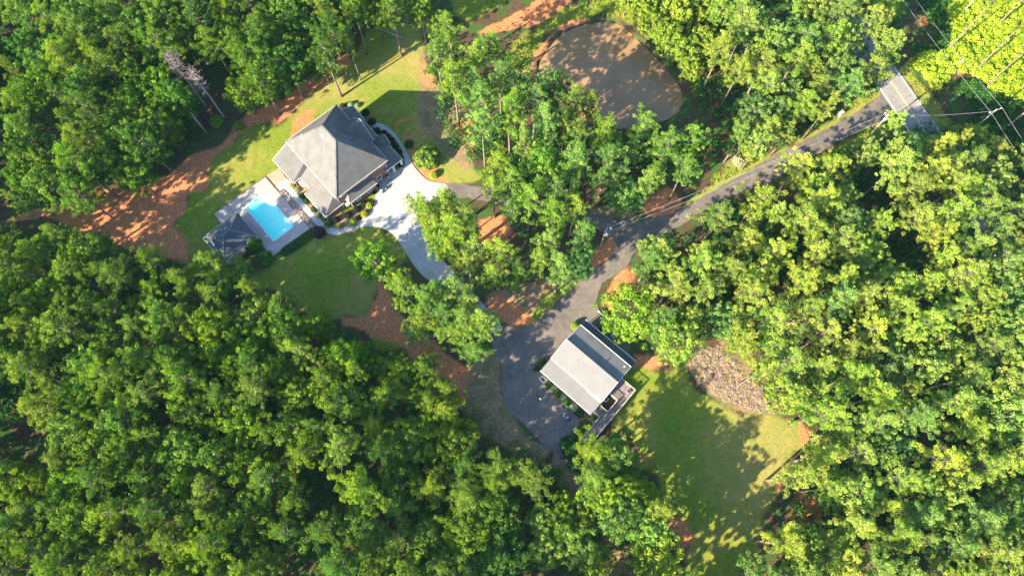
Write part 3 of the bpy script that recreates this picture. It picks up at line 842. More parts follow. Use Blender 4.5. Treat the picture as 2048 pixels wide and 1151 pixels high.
# ------------------------------------------------------------------ where the woods stand (crown outlines in the photo)
FOREST = {
 'A': [(0,-30),(862,-30),(845,25),(795,45),(760,52),(700,95),(665,130),(600,140),(565,150),(545,170),(505,200),(470,150),(430,120),(400,150),(372,215),(335,235),(320,280),(300,330),(240,372),(190,335),(150,395),(60,415),(0,425)],
 'B': [(-40,477),(52,472),(91,443),(136,443),(177,459),(198,490),(261,500),(297,497),(339,520),(386,522),(401,496),(443,505),(470,530),(500,545),(540,545),(591,600),(670,640),(690,670),(749,702),(774,684),(828,693),(856,742),(915,765),(905,821),(936,830),(965,890),(1040,884),(1100,930),(1112,990),(1060,1020),(1050,1080),(1060,1200),(-40,1200)],
 'C': [(845,20),(875,15),(908,21),(934,34),(952,75),(978,57),(1004,60),(1015,104),(1035,130),(1038,165),(1069,182),(1077,150),(1108,138),(1142,177),(1187,180),(1207,200),(1200,229),(1228,222),(1239,245),(1252,222),(1286,215),(1330,240),(1353,232),(1382,235),(1418,274),(1415,330),(1402,375),(1370,384),(1340,362),(1322,352),(1310,380),(1280,407),(1257,425),(1223,406),(1184,410),(1196,464),(1207,488),(1192,513),(1147,570),(1102,567),(1068,567),(1050,583),(1000,585),(975,570),(950,604),(968,632),(985,702),(962,736),(938,735),(904,718),(889,693),(859,675),(819,660),(801,620),(771,617),(759,590),(763,541),(786,526),(819,538),(844,562),(897,550),(877,532),(835,490),(814,468),(811,421),(829,398),(862,378),(895,370),(925,390),(985,395),(1000,380),(960,370),(941,355),(957,324),(936,292),(926,275),(930,240),(911,224),(875,190),(845,110)],
 'D': [(1245,-40),(1252,5),(1270,34),(1262,65),(1301,83),(1317,110),(1369,146),(1385,175),(1440,165),(1485,195),(1475,225),(1455,240),(1475,300),(1520,300),(1560,310),(1590,275),(1606,270),(1670,231),(1689,193),(1741,180),(1789,135),(1813,125),(1823,90),(1804,32),(1773,-40)],
 'E': [(1748,250),(1790,225),(1840,221),(1853,250),(1890,244),(1939,234),(1979,234),(1989,253),(2028,262),(2120,300),(2120,1200),(1530,1200),(1520,1111),(1540,1040),(1579,1029),(1640,1045),(1645,985),(1574,985),(1568,955),(1577,925),(1626,884),(1618,846),(1596,828),(1561,820),(1539,798),(1513,754),(1496,737),(1462,702),(1444,665),(1426,680),(1391,700),(1340,712),(1310,660),(1310,560),(1266,552),(1255,528),(1264,495),(1280,481),(1318,460),(1339,440),(1356,457),(1377,461),(1394,440),(1398,424),(1419,400),(1454,396),(1486,372),(1521,348),(1559,360),(1602,385),(1607,322),(1649,304),(1698,287),(1731,268)],
 'F': [(1151,845),(1222,852),(1250,890),(1274,928),(1262,950),(1290,985),(1316,955),(1345,975),(1368,1002),(1363,1044),(1350,1060),(1368,1095),(1372,1130),(1400,1145),(1400,1200),(1310,1200),(1293,1135),(1262,1095),(1220,1077),(1178,1012),(1153,973),(1162,931),(1146,864)],
}
HOLES = [
 [(0,775),(45,780),(60,850),(88,880),(85,930),(0,935)],
 [(75,230),(105,225),(120,300),(75,310)],
 [(1690,320),(1740,305),(1780,370),(1770,420),(1720,400)],
 [(1790,460),(1860,470),(1870,520),(1800,520)],
 [(1385,170),(1400,250),(1440,320),(1420,330),(1400,260),(1375,215)],
 [(985,425),(1020,430),(1010,460),(985,455)],
 [(960,455),(990,450),(995,480),(955,480)],
 [(1520,470),(1565,440),(1580,470),(1530,500)],
 [(1010,290),(1035,285),(1040,310),(1015,315)],
 [(1040,452),(1082,450),(1088,486),(1060,500),(1040,480)],
 [(560,1100),(610,1090),(620,1160),(555,1160)],
 [(600,960),(650,950),(690,1010),(640,1030)],
 [(345,95),(400,95),(445,165),(450,235),(400,262),(365,210)],
 [(330,1010),(350,1000),(365,1020),(345,1030)],
]
FP = {k: np.array(v, float) for k, v in FOREST.items()}
HP = [np.array(h, float) for h in HOLES if len(h) > 3]
TALL = {'A': (17.5, 21), 'B': (17, 21.5), 'C': (17.5, 21.5), 'D': (16, 20), 'E': (16.5, 21), 'F': (11.5, 13.5)}
PXM = 11.0
GROUPS = {'A': 'trees of the wood in the top left corner', 'B': 'trees of the wood below the swimming pool',
          'C': 'trees between the driveway and the pond', 'D': 'trees between the pond and the county road',
          'E': 'trees of the wood on the right side', 'F': 'trees beside the deck house lawn'}
trees = []     # x, y, R, H, region, cx, cy
# trees set by hand: crown centre in the photo, radius in metres, height, kind
HAND = [
 ('P',893,55,3.6,18,'C'),('P',875,110,3.6,18,'C'),('P',905,160,3.8,19,'C'),('P',950,110,3.3,17,'C'),('P',985,90,2.6,16,'C'),('P',1000,150,3.2,17,'C'),('P',960,195,3.4,18,'C'),
 ('B',1108,165,3.2,16,'C'),('P',1150,200,3.0,17,'C'),('P',1070,200,3.2,18,'C'),('P',1180,205,2.6,15,'C'),('P',1290,255,3.8,17,'C'),('P',1380,275,3.5,17,'C'),('P',1370,335,3.2,16,'C'),
 ('P',1300,360,3.0,16,'C'),('B',1252,385,3.4,10,'C'),('P',1165,470,3.4,17,'C'),('P',1120,535,3.4,17,'C'),('P',858,435,3.8,14,'C'),('P',846,415,3.0,13,'C'),('P',890,408,3.4,15,'C'),('P',872,470,3.4,14,'C'),('P',885,505,3.0,14,'C'),('P',930,440,3.3,17,'C'),('P',905,572,3.1,17,'C'),('P',938,604,3.2,17,'C'),('P',965,640,2.9,18,'C'),('P',872,585,3.0,16,'C'),('P',925,640,3.2,17,'C'),('P',885,625,3.2,17,'C'),('P',845,640,3.0,15,'C'),('P',950,575,2.8,17,'C'),('P',1060,395,3.4,18,'C'),('P',1105,425,3.4,18,'C'),('P',1150,415,3.0,17,'C'),('P',1020,365,3.3,18,'C'),('P',1100,480,3.0,17,'C'),('P',1000,500,3.2,17,'C'),('P',985,375,2.6,16,'C'),('P',830,660,2.6,14,'C'),('P',900,500,3.2,13,'C'),('P',950,490,3.2,13,'C'),('P',935,520,3.0,12,'C'),('P',905,455,3.8,17,'C'),
 ('P',1035,545,3.3,12,'C'),('P',800,570,3.4,16,'C'),('P',850,600,3.5,17,'C'),('P',905,660,3.8,17,'C'),('P',948,700,3.0,16,'C'),('P',960,645,3.2,16,'C'),
 ('P',800,740,3.9,18,'B'),('P',855,800,4.0,18,'B'),('P',845,735,3.2,18,'B'),('P',885,775,3.2,18,'B'),('P',890,820,3.2,18,'B'),('P',1000,935,3.5,17,'B'),('P',1060,955,3.9,18,'B'),('P',985,960,3.0,17,'B'),
 ('P',1188,903,3.6,13,'F'),('B',1228,908,2.9,11.5,'F'),('P',1190,955,3.2,14,'F'),('B',1205,985,3.3,13,'F'),('B',1240,1035,3.6,14,'F'),('B',1250,985,3.2,12.5,'F'),('P',1322,1020,3.6,13,'F'),('B',1300,1060,3.4,13,'F'),('B',1320,1110,3.9,13,'F'),('B',1262,925,2.4,7.5,'F'),('B',1248,878,2.0,7,'F'),('B',1120,1055,3.0,9,'F'),('B',1155,1090,3.2,10,'F'),('B',1085,1040,2.6,8,'F'),('B',1095,1100,3.0,9,'F'),('B',1190,1120,2.8,8,'F'),('B',1130,1010,2.2,7,'F'),('B',1165,1045,2.4,8,'F'),('B',925,850,2.4,7,'B'),('B',950,880,2.2,7,'B'),('B',1295,985,2.2,8,'F'),
 ('P',1522,395,3.9,17,'E'),('P',1440,430,3.8,16,'E'),('P',1400,500,2.6,14,'E'),('P',1600,330,3.5,16,'E'),('P',1320,500,3.0,15,'E'),('P',1300,520,3.6,15,'E'),
 ('P',1540,255,3.0,15,'D'),('P',1480,270,2.8,14,'D'),('P',1780,90,3.6,18,'D'),('P',1745,140,3.4,17,'D'),('P',1700,170,3.6,18,'D'),
 ('P',1550,500,3.6,17,'E'),('P',1878,290,3.6,15,'E'),('P',1905,330,3.6,17,'E'),('P',1935,372,3.7,17,'E'),('P',1965,412,3.7,17,'E'),('P',1995,455,3.7,17,'E'),('P',2025,500,3.7,17,'E'),('P',1915,372,3.3,17,'E'),('P',1960,385,3.3,17,'E'),('P',1490,480,3.6,17,'E'),('B',260,340,3.4,13,'A'),('B',480,175,3.4,12,'A'),('B',635,110,3.2,12,'A'),
 ('P',65,500,3.6,18,'B'),('P',115,470,3.2,18,'B'),('P',300,520,3.2,18,'B'),('P',415,525,3.3,17,'B'),('B',472,540,2.8,11,'B'),
]
def world_of(px, py, z): 
    p = at(px, py, z); return p.x, p.y
for kd, px, py, R, H, rg in HAND:
    x, y = world_of(px, py, H * .8)
    trees.append([x, y, R, H, rg, px, py, kd])
GS = 8
_gx, _gy = np.meshgrid(np.arange(0, 2049, GS), np.arange(0, 1153, GS), indexing='ij')
_gp = np.stack([_gx.ravel(), _gy.ravel()], 1).astype(float)
SD = {k: sdf(_gp, W).reshape(_gx.shape) for k, W in FP.items()}
HD = np.max([sdf(_gp, h).reshape(_gx.shape) for h in HP], 0)
def crown_ok(px, py, R):
    qx, qy = min(max(px, 2), 2046), min(max(py, 2), 1149)
    i, j = int(qx / GS + .5), int(qy / GS + .5)
    edge = (px <= 30 or px >= 2018 or py <= 30 or py >= 1120)
    for k in FP:
        s = SD[k][i, j]
        if s > (2 if edge and (px != qx or py != qy) else R * PXM * 0.80):
            return None if HD[i, j] > -R * PXM * 0.55 else k
    return None
_drv = [world(DRIVE), world(CONC), world(POND), world([(560,330),(680,250),(800,330),(680,450)]), world([(1075,745),(1165,655),(1265,735),(1190,850)]), world([(420,440),(470,430),(530,350),(620,455),(540,515),(460,520)])]
def clear_height(px, py, H, R):
    """tallest height (down to a low tree) at which the trunk does not stand on paving, water or a building"""
    h = H
    while h > 5.0:
        x, y = world_of(px, py, h * .8)
        P_ = np.array([[x, y]])
        off = abs((Vector((x, y, 0)) - ra).dot(rn) - width / 2)
        if all(sdf(P_, W)[0] < -0.3 for W in _drv) and off > width / 2 + 1.0:
            return h, x, y
        h -= 1.0
    return None
_ok = []
for t in trees:
    k_, px_, py_ = t[4], t[5], t[6]
    if k_ == 'B' and (px_ > 740 or py_ < 620): t[3] *= (.66 if px_ > 740 else .85)
    if k_ == 'C': t[3] = t[3] * .74 if py_ > 650 else t[3] + 1.5
    r_ = clear_height(px_, py_, t[3], t[2])
    if r_: t[3], t[0], t[1] = r_; _ok.append(t)
trees = _ok
trr = random.Random(5)
for R0, R1, tries, sep in ((3.3, 4.1, 6000, .70), (2.6, 3.2, 6000, .70), (1.9, 2.5, 6000, .70)):
    for _ in range(tries):
        px, py = trr.uniform(-10, 2060), trr.uniform(-10, 1160)
        R = trr.uniform(R0, R1)
        k = crown_ok(px, py, R)
        if k is None: continue
        H = trr.uniform(*TALL[k]) * (0.8 + 0.2 * min(1, R / 3.4))
        if k == 'D' and px < 1420 and py < 190: H = trr.uniform(7, 9); R = min(R, 3.2)
        if k == 'B' and (px > 740 or py < 620): H *= (.66 if px > 740 else .85)
        if k == 'C' and py > 590: H *= .72
        if k == 'E' and py < 330 and px > 1840: H = min(H, 15.5)
        x, y = world_of(px, py, H * .8)
        if any((x - t[0]) ** 2 + (y - t[1]) ** 2 < ((R + t[2]) * sep * .9) ** 2 for t in trees): continue
        ch_ = clear_height(px, py, H, R)
        if ch_ is None: continue
        H, x, y = ch_
        if any((x - t[0]) ** 2 + (y - t[1]) ** 2 < ((R + t[2]) * sep) ** 2 for t in trees): continue
        kd = 'Y' if k == 'D' and H < 9.5 else 'B' if trr.random() < {'A': .40, 'B': .44, 'C': .26, 'D': .36, 'E': .22, 'F': .1}[k] else 'P'
        if kd == 'B': H *= .88
        trees.append([x, y, R, H, k, px, py, kd])
print('TREES', len(trees), 'pines', sum(t[7] == 'P' for t in trees))

TINTS = {'A': (0.86, 0.84, 0.78), 'B': (0.88, 0.83, 0.78), 'C': (1.18, 1.08, 2.0), 'D': (1.52, 1.22, 2.8), 'E': (1.66, 1.27, 2.9), 'F': (1.40, 1.16, 1.5)}  # leaf tint per wood; front-lit pale right and back-lit dark left painted in
ADJ = ['pale green', 'yellow-green', 'mid green', 'bluish green']
used = set()
ONES = 'zero one two three four five six seven eight nine ten eleven twelve thirteen fourteen fifteen sixteen seventeen eighteen nineteen'.split()
TENS = 'x x twenty thirty forty fifty sixty seventy eighty ninety'.split()
def word(n):
    if n >= 100: return 'hundred'
    return ONES[n] if n < 20 else TENS[n // 10] + ('' if n % 10 == 0 else '-' + ONES[n % 10])
def tree_label(kind, adj, px, py, rgn):
    a, b = int(round(max(0, min(99, px / 20.48)))), int(round(max(0, min(99, py / 11.51))))
    for da, db in ((0, 0), (0, 1), (1, 0), (0, -1), (-1, 0), (1, 1), (-1, -1)):
        s = f'{adj} {kind} {WOOD[rgn]}, {word(a + da)} percent across, {word(b + db)} down'
        if (a + da, b + db) not in used:
            break
    used.add((a + da, b + db))
    return s
WOOD = {'A': 'of the top left wood', 'B': 'of the lower left wood', 'C': 'between driveway and pond', 'D': 'between pond and road', 'E': 'of the right wood', 'F': 'beside the lower lawn'}
trr = random.Random(9)
for (x, y, R, H, k, px, py, kd) in trees:
    c = TINTS[k]
    j = trr.uniform(.0, 1)
    ai = 0 if j < .25 else 1 if j < .6 else 2 if j < .85 else 3
    mul = [(1.15, 1.15, 1.6), (1.18, 1.15, .8), (1, 1, 1), (.74, .88, 1.2)][ai]
    col = tuple(min(3.0, c[i] * mul[i]) for i in range(3))
    rz = trr.uniform(0, 6.28)
    if kd == 'P':
        pr = PINES[trr.randrange(len(PINES))]
        place_tree('pine_tree', pr, x, y, R / pr[3], H / pr[2], rz, col, tree_label('pine', ADJ[ai], px, py, k), 'pine tree', 'pines, ' + GROUPS[k])
    else:
        pr = BROADS[trr.randrange(len(BROADS))]
        if kd == 'Y': pr, col = BRIGHTS[trr.randrange(3)], (.78, .82, 1.1)
        place_tree('broadleaf_tree', pr, x, y, R / pr[3], H / pr[2], rz, col, tree_label('leafy tree', ADJ[ai], px, py, k), 'tree', 'leafy trees, ' + GROUPS[k])

# trees set singly, each with its own look
bt = BROADS[0]
bigb = broad_proto(411, 'bright', 12.0, 5.2, leaf=.21)
bx, by = world_of(1262, 622, 9)
place_tree('broadleaf_tree', bigb, bx, by, 1, 1, 0.4, (.72, .92, .9), 'large bright green leafy tree overhanging the back patio of the lower house', 'tree', None)
sap = broad_proto(412, 'broad', 9.0, 3.6, sparse=.42, leaf=.18)
bx, by = world_of(748, 522, 6)
place_tree('broadleaf_tree', sap, bx, by, 1, 1, 1.1, (1.5, 1.4, 1.2), 'thin open-branched young tree standing alone on the shaded lawn', 'tree', None)
bx, by = world_of(1350, 655, 9)
place_tree('broadleaf_tree', BROADS[2], bx, by, .95, .8, 1.1, (1.35, 1.3, 1.3), 'rounded leafy tree right of the large bright one behind the lower house', 'tree', None)
dp = [dead_proto(21), dead_proto(22)]
def place_dead(i, px, py, sc_, label):
    p = at(px, py)
    t = thing('dead_tree', label, 'dead tree', (p.x, p.y, 0), i * 1.3, 'bare dead trees at the edge of the top left wood')
    t.scale = (1, 1, sc_)
    link(bpy.data.objects.new('trunk', dp[i][0]), t); link(bpy.data.objects.new('twigs', dp[i][1]), t)
place_dead(0, 448, 235, 1.02, 'bare dead tree, the right of two greyish ones at the lawn edge')
place_dead(1, 412, 212, 1.1, 'bare dead tree, the left of two greyish ones at the lawn edge')
# bare snags and tall bare-trunked pines
def snag(px, py, Ht, label, r=0.17, seed=1):
    p = at(px, py); rng = np.random.default_rng(seed)
    t = thing('snag', label, 'dead tree', (p.x, p.y, 0), 0, 'bare standing trunks')
    mb = MB().tube([(0, 0, -.3), (.05, 0, Ht * .5), (0, .08, Ht)], [r, r * .85, r * .5], 7)
    mb.build('trunk', M['deadbark'], t, True)
    b2 = MB()
    for i in range(6):
        a = rng.uniform(0, 6.28); zb = Ht * rng.uniform(.55, .98); L = rng.uniform(.4, 1.1)
        b2.tube([(0, 0, zb), (math.cos(a) * L, math.sin(a) * L, zb + .3)], [.03, .01], 4, cap=False)
    b2.build('branch_stubs', M['deadtwig'], t)
snag(415, 268, 10, 'broken grey trunk without branches at the lawn edge, left of the dead trees', .17, 3)
snag(350, 266, 9, 'thin bare trunk in the gap of the wood, top left', .14, 4)
snag(1909, 137, 3.5, 'short broken pale trunk beside the power line clearing', .2, 5)
snag(1918, 33, 7, 'thin pale trunk at the left edge of the bright thicket', .13, 6)
for i, (px, py, H, lab) in enumerate((
    (1892, 103, 24, 'tall bare-trunked pine rising from the left of the bright thicket'),
    (1951, 141, 24, 'tall bare-trunked pine in the middle of the bright thicket, top right'),
    (1988, 58, 24, 'tall bare-trunked pine in the upper right of the bright thicket'),
    (1972, 172, 24, 'tall bare-trunked pine at the lower edge of the bright thicket'),
    (2013, 255, 22, 'bare leaning-looking trunk crossing below the power lines at the right edge'),
    (560, 186, 18, 'bare-trunked pine at the lawn edge right of the bluish leafy tree'),
    (575, 160, 17, 'thin-trunked pine at the lawn edge, second behind the clay strip'),
    (530, 182, 18, 'bare-trunked pine just right of the bluish leafy tree'),
    (696, 42, 20, 'tall pine with a long visible trunk at the top of the photo'))):
    p = at(px, py)
    pr = PINES[i % 9]
    col = (1.5, 1.2, 1) if px > 1500 else (1, 1.02, .95)  # right-hand crowns paler, their front-lit tone painted into the leaf tint
    t = place_tree('pine_tree', pr, p.x, p.y, .9, H / 20, i * 1.7, col, lab, 'pine tree', None)
    t['group'] = 'bare-trunked pines at the clearings'

# ------------------------------------------------------------------ undergrowth, thicket, scrub: what nobody could count
def inpoly_mask(P, polys):
    r = np.zeros(len(P), bool)
    for pl in polys: r |= sdf(P, pl) > 0
    return r
def clumps(name, label, n, polys, size, hgt, per, leaf, mat, seed, avoid=None, aspect=.75, up=.4, dens_noise=True, cat='undergrowth', lowz=0.0):
    rng = np.random.default_rng(seed)
    W = [world(p) for p in polys]
    allp = np.concatenate(W); lo, hi = allp.min(0), allp.max(0)
    P = rng.uniform(lo, hi, (n * 6, 2))
    P = P[inpoly_mask(P, W)]
    if dens_noise:
        f = np.sin(P[:, 0] * .31) + np.sin(P[:, 1] * .27 + 1) + np.sin((P[:, 0] + P[:, 1]) * .19) + rng.normal(0, .6, len(P))
        P = P[f > -0.5]
    if avoid is not None:
        for W2 in avoid: P = P[sdf(P, W2) < -0.8]
    P = P[:n]
    k = len(P)
    r = rng.uniform(size[0], size[1], k); h = rng.uniform(hgt[0], hgt[1], k)
    C = np.stack([P[:, 0], P[:, 1], h * .5 + lowz], 1)
    Rd = np.stack([r, r, h * .55], 1)
    ct = np.clip(rng.random(k) * .8 + .1, 0, 1)
    V, t = leaf_quads(C, Rd, per, leaf, .55, -.2, rng, ctint=ct, inner=.6, aspect=aspect)
    o = link(bpy.data.objects.new(name, quads_mesh(name, V, t, mat)))
    return tag(o, label, cat, kind='stuff')
keep_clear = [world(chaikin(DRIVE, 1)), world(chaikin(CONC, 1)), world(GRASS[0]), world(GRASS[1]), world(GRASS[3]), world(CLAY[0]), pondW]
UG = [[(x, y) for x, y in FOREST[k]] for k in 'AB']
clumps('undergrowth', 'dark green undergrowth on the floor of the left woods', 4200,
       [[(-80,-60),(880,-60),(830,40),(700,100),(560,190),(430,270),(330,330),(240,375),(100,415),(-80,430)],
        [(-80,460),(100,445),(300,520),(480,545),(640,640),(820,720),(930,800),(1010,880),(1110,930),(1150,1010),(1230,1100),(1290,1220),(-80,1220)]],
       (.7, 1.9), (.8, 4.5), 34, .20, M['under'], 31, keep_clear)
clumps('undergrowth', 'green undergrowth below the trees around the pond and drive', 1900,
       [[(850,20),(1000,60),(1060,160),(1190,190),(1260,240),(1410,260),(1400,330),(1330,360),(1180,400),(980,370),(900,300),(860,150)],
        [(1250,0),(1310,80),(1390,190),(1420,330),(1480,300),(1560,300),(1740,190),(1800,130),(1790,-60),(1240,-60)],
        [(1440,180),(1560,200),(1550,300),(1470,300)],
        [(1150,860),(1250,880),(1380,1150),(1320,1220),(1160,980)],
        [(800,560),(960,600),(970,640),(900,690),(840,640)]],
       (.5, 1.6), (.5, 3.0), 32, .19, M['under'], 32, keep_clear)
clumps('undergrowth', 'green undergrowth on the floor of the right woods', 3800,
       [[(1540,390),(1640,330),(1750,270),(1900,250),(2140,270),(2140,1220),(1540,1220),(1560,1040),(1640,900),(1600,800),(1500,700),(1400,660),(1290,560),(1300,490),(1440,420)]],
       (.6, 1.8), (.6, 4.0), 32, .20, M['under'], 33, keep_clear)
clumps('thicket', 'dense bright yellow-green thicket in full sun, top right corner', 2300,
       [[(1905,-80),(2160,-80),(2160,215),(2040,205),(1975,182),(1940,150),(1905,140),(1885,165),(1850,165),(1818,128),(1840,110),(1880,112),(1902,80),(1892,40)]],
       (.5, 1.3), (.8, 2.6), 90, .15, M['thicket'], 34, dens_noise=False, cat='thicket')
clumps('scrub', 'low dark green scrub under the power lines beyond the road', 2200,
       [[(1860,190),(1900,170),(1945,165),(2000,200),(2160,225),(2160,330),(1990,300),(1900,250)], [(1810,-60),(1900,-60),(1905,90),(1860,110),(1815,100),(1825,60),(1860,60),(1840,20)]],
       (.4, 1.2), (.3, 1.5), 40, .17, M['under'], 35, cat='scrub')
clumps('brush', 'cut grey-brown brush piled at the lawn edge by the right woods', 330,
       [[(1378,728),(1405,700),(1430,692),(1480,722),(1520,782),(1545,825),(1500,822),(1440,795),(1405,765)]],
       (.3, .9), (.04, .25), 26, .17, M['deadtwig'], 36, aspect=.16, dens_noise=False, cat='brush')
clumps('rough_grass', 'tufts of rough grass along the wood edge and road verge', 2600,
       [GRASS[4], GRASS[6], GRASS[8], GRASS[5]], (.12, .35), (.08, .3), 12, .10, M['bright'], 37, keep_clear[:2], cat='grass', dens_noise=False)

# woods beyond the frame: one mass, coarser
def outer_woods():
    rng = np.random.default_rng(77)
    lows = [pine_proto(900 + i, lo=True) for i in range(3)] + [broad_proto(905, lo=True)]
    Vs, Ts = [], []
    pts = []
    for _ in range(5200):
        x, y = rng.uniform(-165, 165), rng.uniform(-52, 150)
        h = rng.uniform(17, 21)
        px, py = proj(x, y, h * .8)
        if -70 < px < 2118 and -70 < py < 1221: continue
        qx, qy = proj(x, y, 0)
        if (at(1800, 190) - Vector((x, y, 0))).cross(rdir).length < 14: continue
        if px > 1840 and py < 90 and px < 2300: continue
        if -60 < px < 60 and 420 < py < 470: continue
        if any((x - a) ** 2 + (y - b) ** 2 < 27 for a, b in pts): continue
        pts.append((x, y))
        V, t, _n = lows[rng.integers(0, 4)]
        a = rng.uniform(0, 6.28); c, s = math.cos(a), math.sin(a)
        Q = V.copy(); X = Q[..., 0] * c - Q[..., 1] * s; Y = Q[..., 0] * s + Q[..., 1] * c
        Q[..., 0] = X * .95 + x; Q[..., 1] = Y * .95 + y; Q[..., 2] *= h / 20
        Vs.append(Q); Ts.append(t)
    print('OUTER', len(pts))
    o = link(bpy.data.objects.new('surrounding_woods', quads_mesh('surrounding_woods', np.concatenate(Vs), np.concatenate(Ts), M['pine'])))
    tag(o, 'pine woods carrying on past the edges of the photo', 'woods', kind='stuff')
outer_woods()
# ------------------------------------------------------------------ buildings
def roof_plane(name, pts, mat, parent, th=0.16, label=None):
    """one sloping roof plane with real thickness"""
    mb = MB()
    n = len(pts)
    a, b, c = (Vector(p) for p in pts[:3])
    if (b - a).cross(c - a).z < 0: pts = list(reversed(pts))
    mb.poly(pts)
    mb.poly([(p[0], p[1], p[2] - th) for p in reversed(pts)])
    for i in range(n):
        p, q = pts[i], pts[(i + 1) % n]
        mb.poly([(p[0], p[1], p[2] - th), (q[0], q[1], q[2] - th), q, p])
    o = mb.build(name, mat, parent)
    if label: o['label'] = label
    return o

def fascia(parent, runs, name='fascia', th=0.07, ht=0.24, mat=None, dz=-0.10):
    mb = MB()
    for a, b in runs:
        a, b = Vector(a), Vector(b)
        e = (b - a).normalized() * 0.03
        mb.bar((a.x - e.x, a.y - e.y, a.z + dz), (b.x + e.x, b.y + e.y, b.z + dz), th, ht)
    return mb.build(name, mat or M['white'], parent)

def frame_thing(name, label, cat, org, ang, group=None):
    """root whose local +x runs along the building's south-east axis, +y along its north-east axis"""
    return thing(name, label, cat, (org[0], org[1], 0), math.radians(ang - 90), group)

def wall_box(parent, x0, x1, y0, y1, z0, z1, mat, name='wall'):
    return MB().box(((x0 + x1) / 2, (y0 + y1) / 2, (z0 + z1) / 2), (x1 - x0, y1 - y0, z1 - z0)).build(name, mat, parent)

def window(parent, c, wdt, hgt, face, panes=2, name='window', fr=None):
    """framed window on a wall; face: '+x','-x','+y','-y' in the parent's frame"""
    sgn = 1 if face[0] == '+' else -1
    ax = face[1]
    fm, gm = MB(), MB()
    def bx(mb, du, dv, su, sv, off, dep):
        if ax == 'x': mb.box((c[0] + sgn * off, c[1] + du, c[2] + dv), (dep, su, sv))
        else: mb.box((c[0] + du, c[1] + sgn * off, c[2] + dv), (su, dep, sv))
    t = 0.11
    bx(fm, 0, hgt / 2, wdt + t, t, .05, .12); bx(fm, 0, -hgt / 2, wdt + t + .1, t, .07, .18)
    bx(fm, -wdt / 2, 0, t, hgt - t - .004, .05, .11); bx(fm, wdt / 2, 0, t, hgt - t - .004, .05, .11)
    for i in range(1, panes): bx(fm, -wdt / 2 + wdt * i / panes, 0, .05, hgt - t - .01, .04, .06)
    bx(gm, 0, 0, wdt - t + .004, hgt - t + .004, .015, .02)
    o = fm.build(name, fr or M['white'], parent)
    gm.build('pane', M['darkglass'], o)
    return o

def door(parent, c, wdt, hgt, face, mat, name='door'):
    sgn = 1 if face[0] == '+' else -1
    ax = face[1]
    mb = MB(); k = MB()
    def bx(m_, du, dv, su, sv, off, dep):
        if ax == 'x': m_.box((c[0] + sgn * off, c[1] + du, c[2] + dv), (dep, su, sv))
        else: m_.box((c[0] + du, c[1] + sgn * off, c[2] + dv), (su, dep, sv))
    bx(mb, 0, 0, wdt, hgt, .04, .08)
    for a in (-.25, .25): 
        for b in (-.25, .22): bx(mb, a * wdt, b * hgt, wdt * .36, hgt * .36, .085, .02)
    o = mb.build(name, mat, parent)
    bx(k, wdt * .38, -.05, .05, .12, .12, .08)
    k.build('handle', M['metal'], o)
    return o

def downspout(parent, x, y, z0, z1):
    MB().box((x, y, (z0 + z1) / 2), (.10, .10, z1 - z0)).build('downspout', M['white'], parent)

# --- the brick house
HO = (-36.41, 72.32)
HA = 41.5
H1 = frame_thing('brick_house', 'large two-storey brick house with a steep grey hipped roof beside the swimming pool', 'house', HO, HA)
ex, ey, ez, rz_ = 8.75, 6.65, 6.0, 13.2
wall_box(H1, -8.35, 8.35, -6.25, 6.25, -.3, 5.86, M['brick'])
r0, r1 = (-1.9, 0.15, rz_), (2.3, 0.15, rz_)
e00, e10, e11, e01 = (-ex, -ey, ez), (ex, -ey, ez), (ex, ey, ez), (-ex, ey, ez)
roof_plane('roof', [e00, e10, r1, r0], M['shingle'], H1)
roof_plane('roof', [e11, e01, r0, r1], M['shingle'], H1)
roof_plane('roof', [e01, e00, r0], M['shingle'], H1)
roof_plane('roof', [e10, e11, r1], M['shingle'], H1)
fascia(H1, [(e00, e10), (e10, e11), (e11, e01), (e01, e00)])
rc = MB()
for a, b in ((r0, r1), (r0, e00), (r1, e10), (r1, e11), (r0, e01)):
    rc.bar((a[0], a[1], a[2] + .03), (b[0], b[1], b[2] + .03), .28, .05)
rc.build('ridge_caps', M['shingle'], H1)
def slope_z(y): return ez + (rz_ - ez) * (ey - abs(y)) / ey
# big gable to the north-east
gz = 10.3; gy = 7.3; gi = ey * (1 - (gz - ez) / (rz_ - ez))
g0, g1 = (-.1, gi, gz), (-.1, gy, gz)
roof_plane('gable_roof', [g0, g1, (3.15, gy, 6.0), (3.15, ey, 6.0)], M['shingle'], H1)
roof_plane('gable_roof', [g0, (-3.85, ey, 6.0), (-3.85, gy, 6.0), g1], M['shingle'], H1)
fascia(H1, [((-.1, gy, gz), (3.15, gy, 6.0)), ((-.1, gy, gz), (-3.85, gy, 6.0))], 'gable_trim')
MB().poly([(-3.5, 7.1, 0), (2.8, 7.1, 0), (2.8, 7.1, 6.2), (-.1, 7.1, 10.1), (-3.5, 7.1, 6.2)]).poly([(-3.5, 6.2, 0), (-3.5, 7.1, 0), (-3.5, 7.1, 6.2), (-3.5, 6.2, 6.2)]).poly([(2.8, 7.1, 0), (2.8, 6.2, 0), (2.8, 6.2, 6.2), (2.8, 7.1, 6.2)]).build('gable_wall', M['brick'], H1)
window(H1, (-.35, 7.1, 4.9), 1.8, 1.5, '+y', 3)
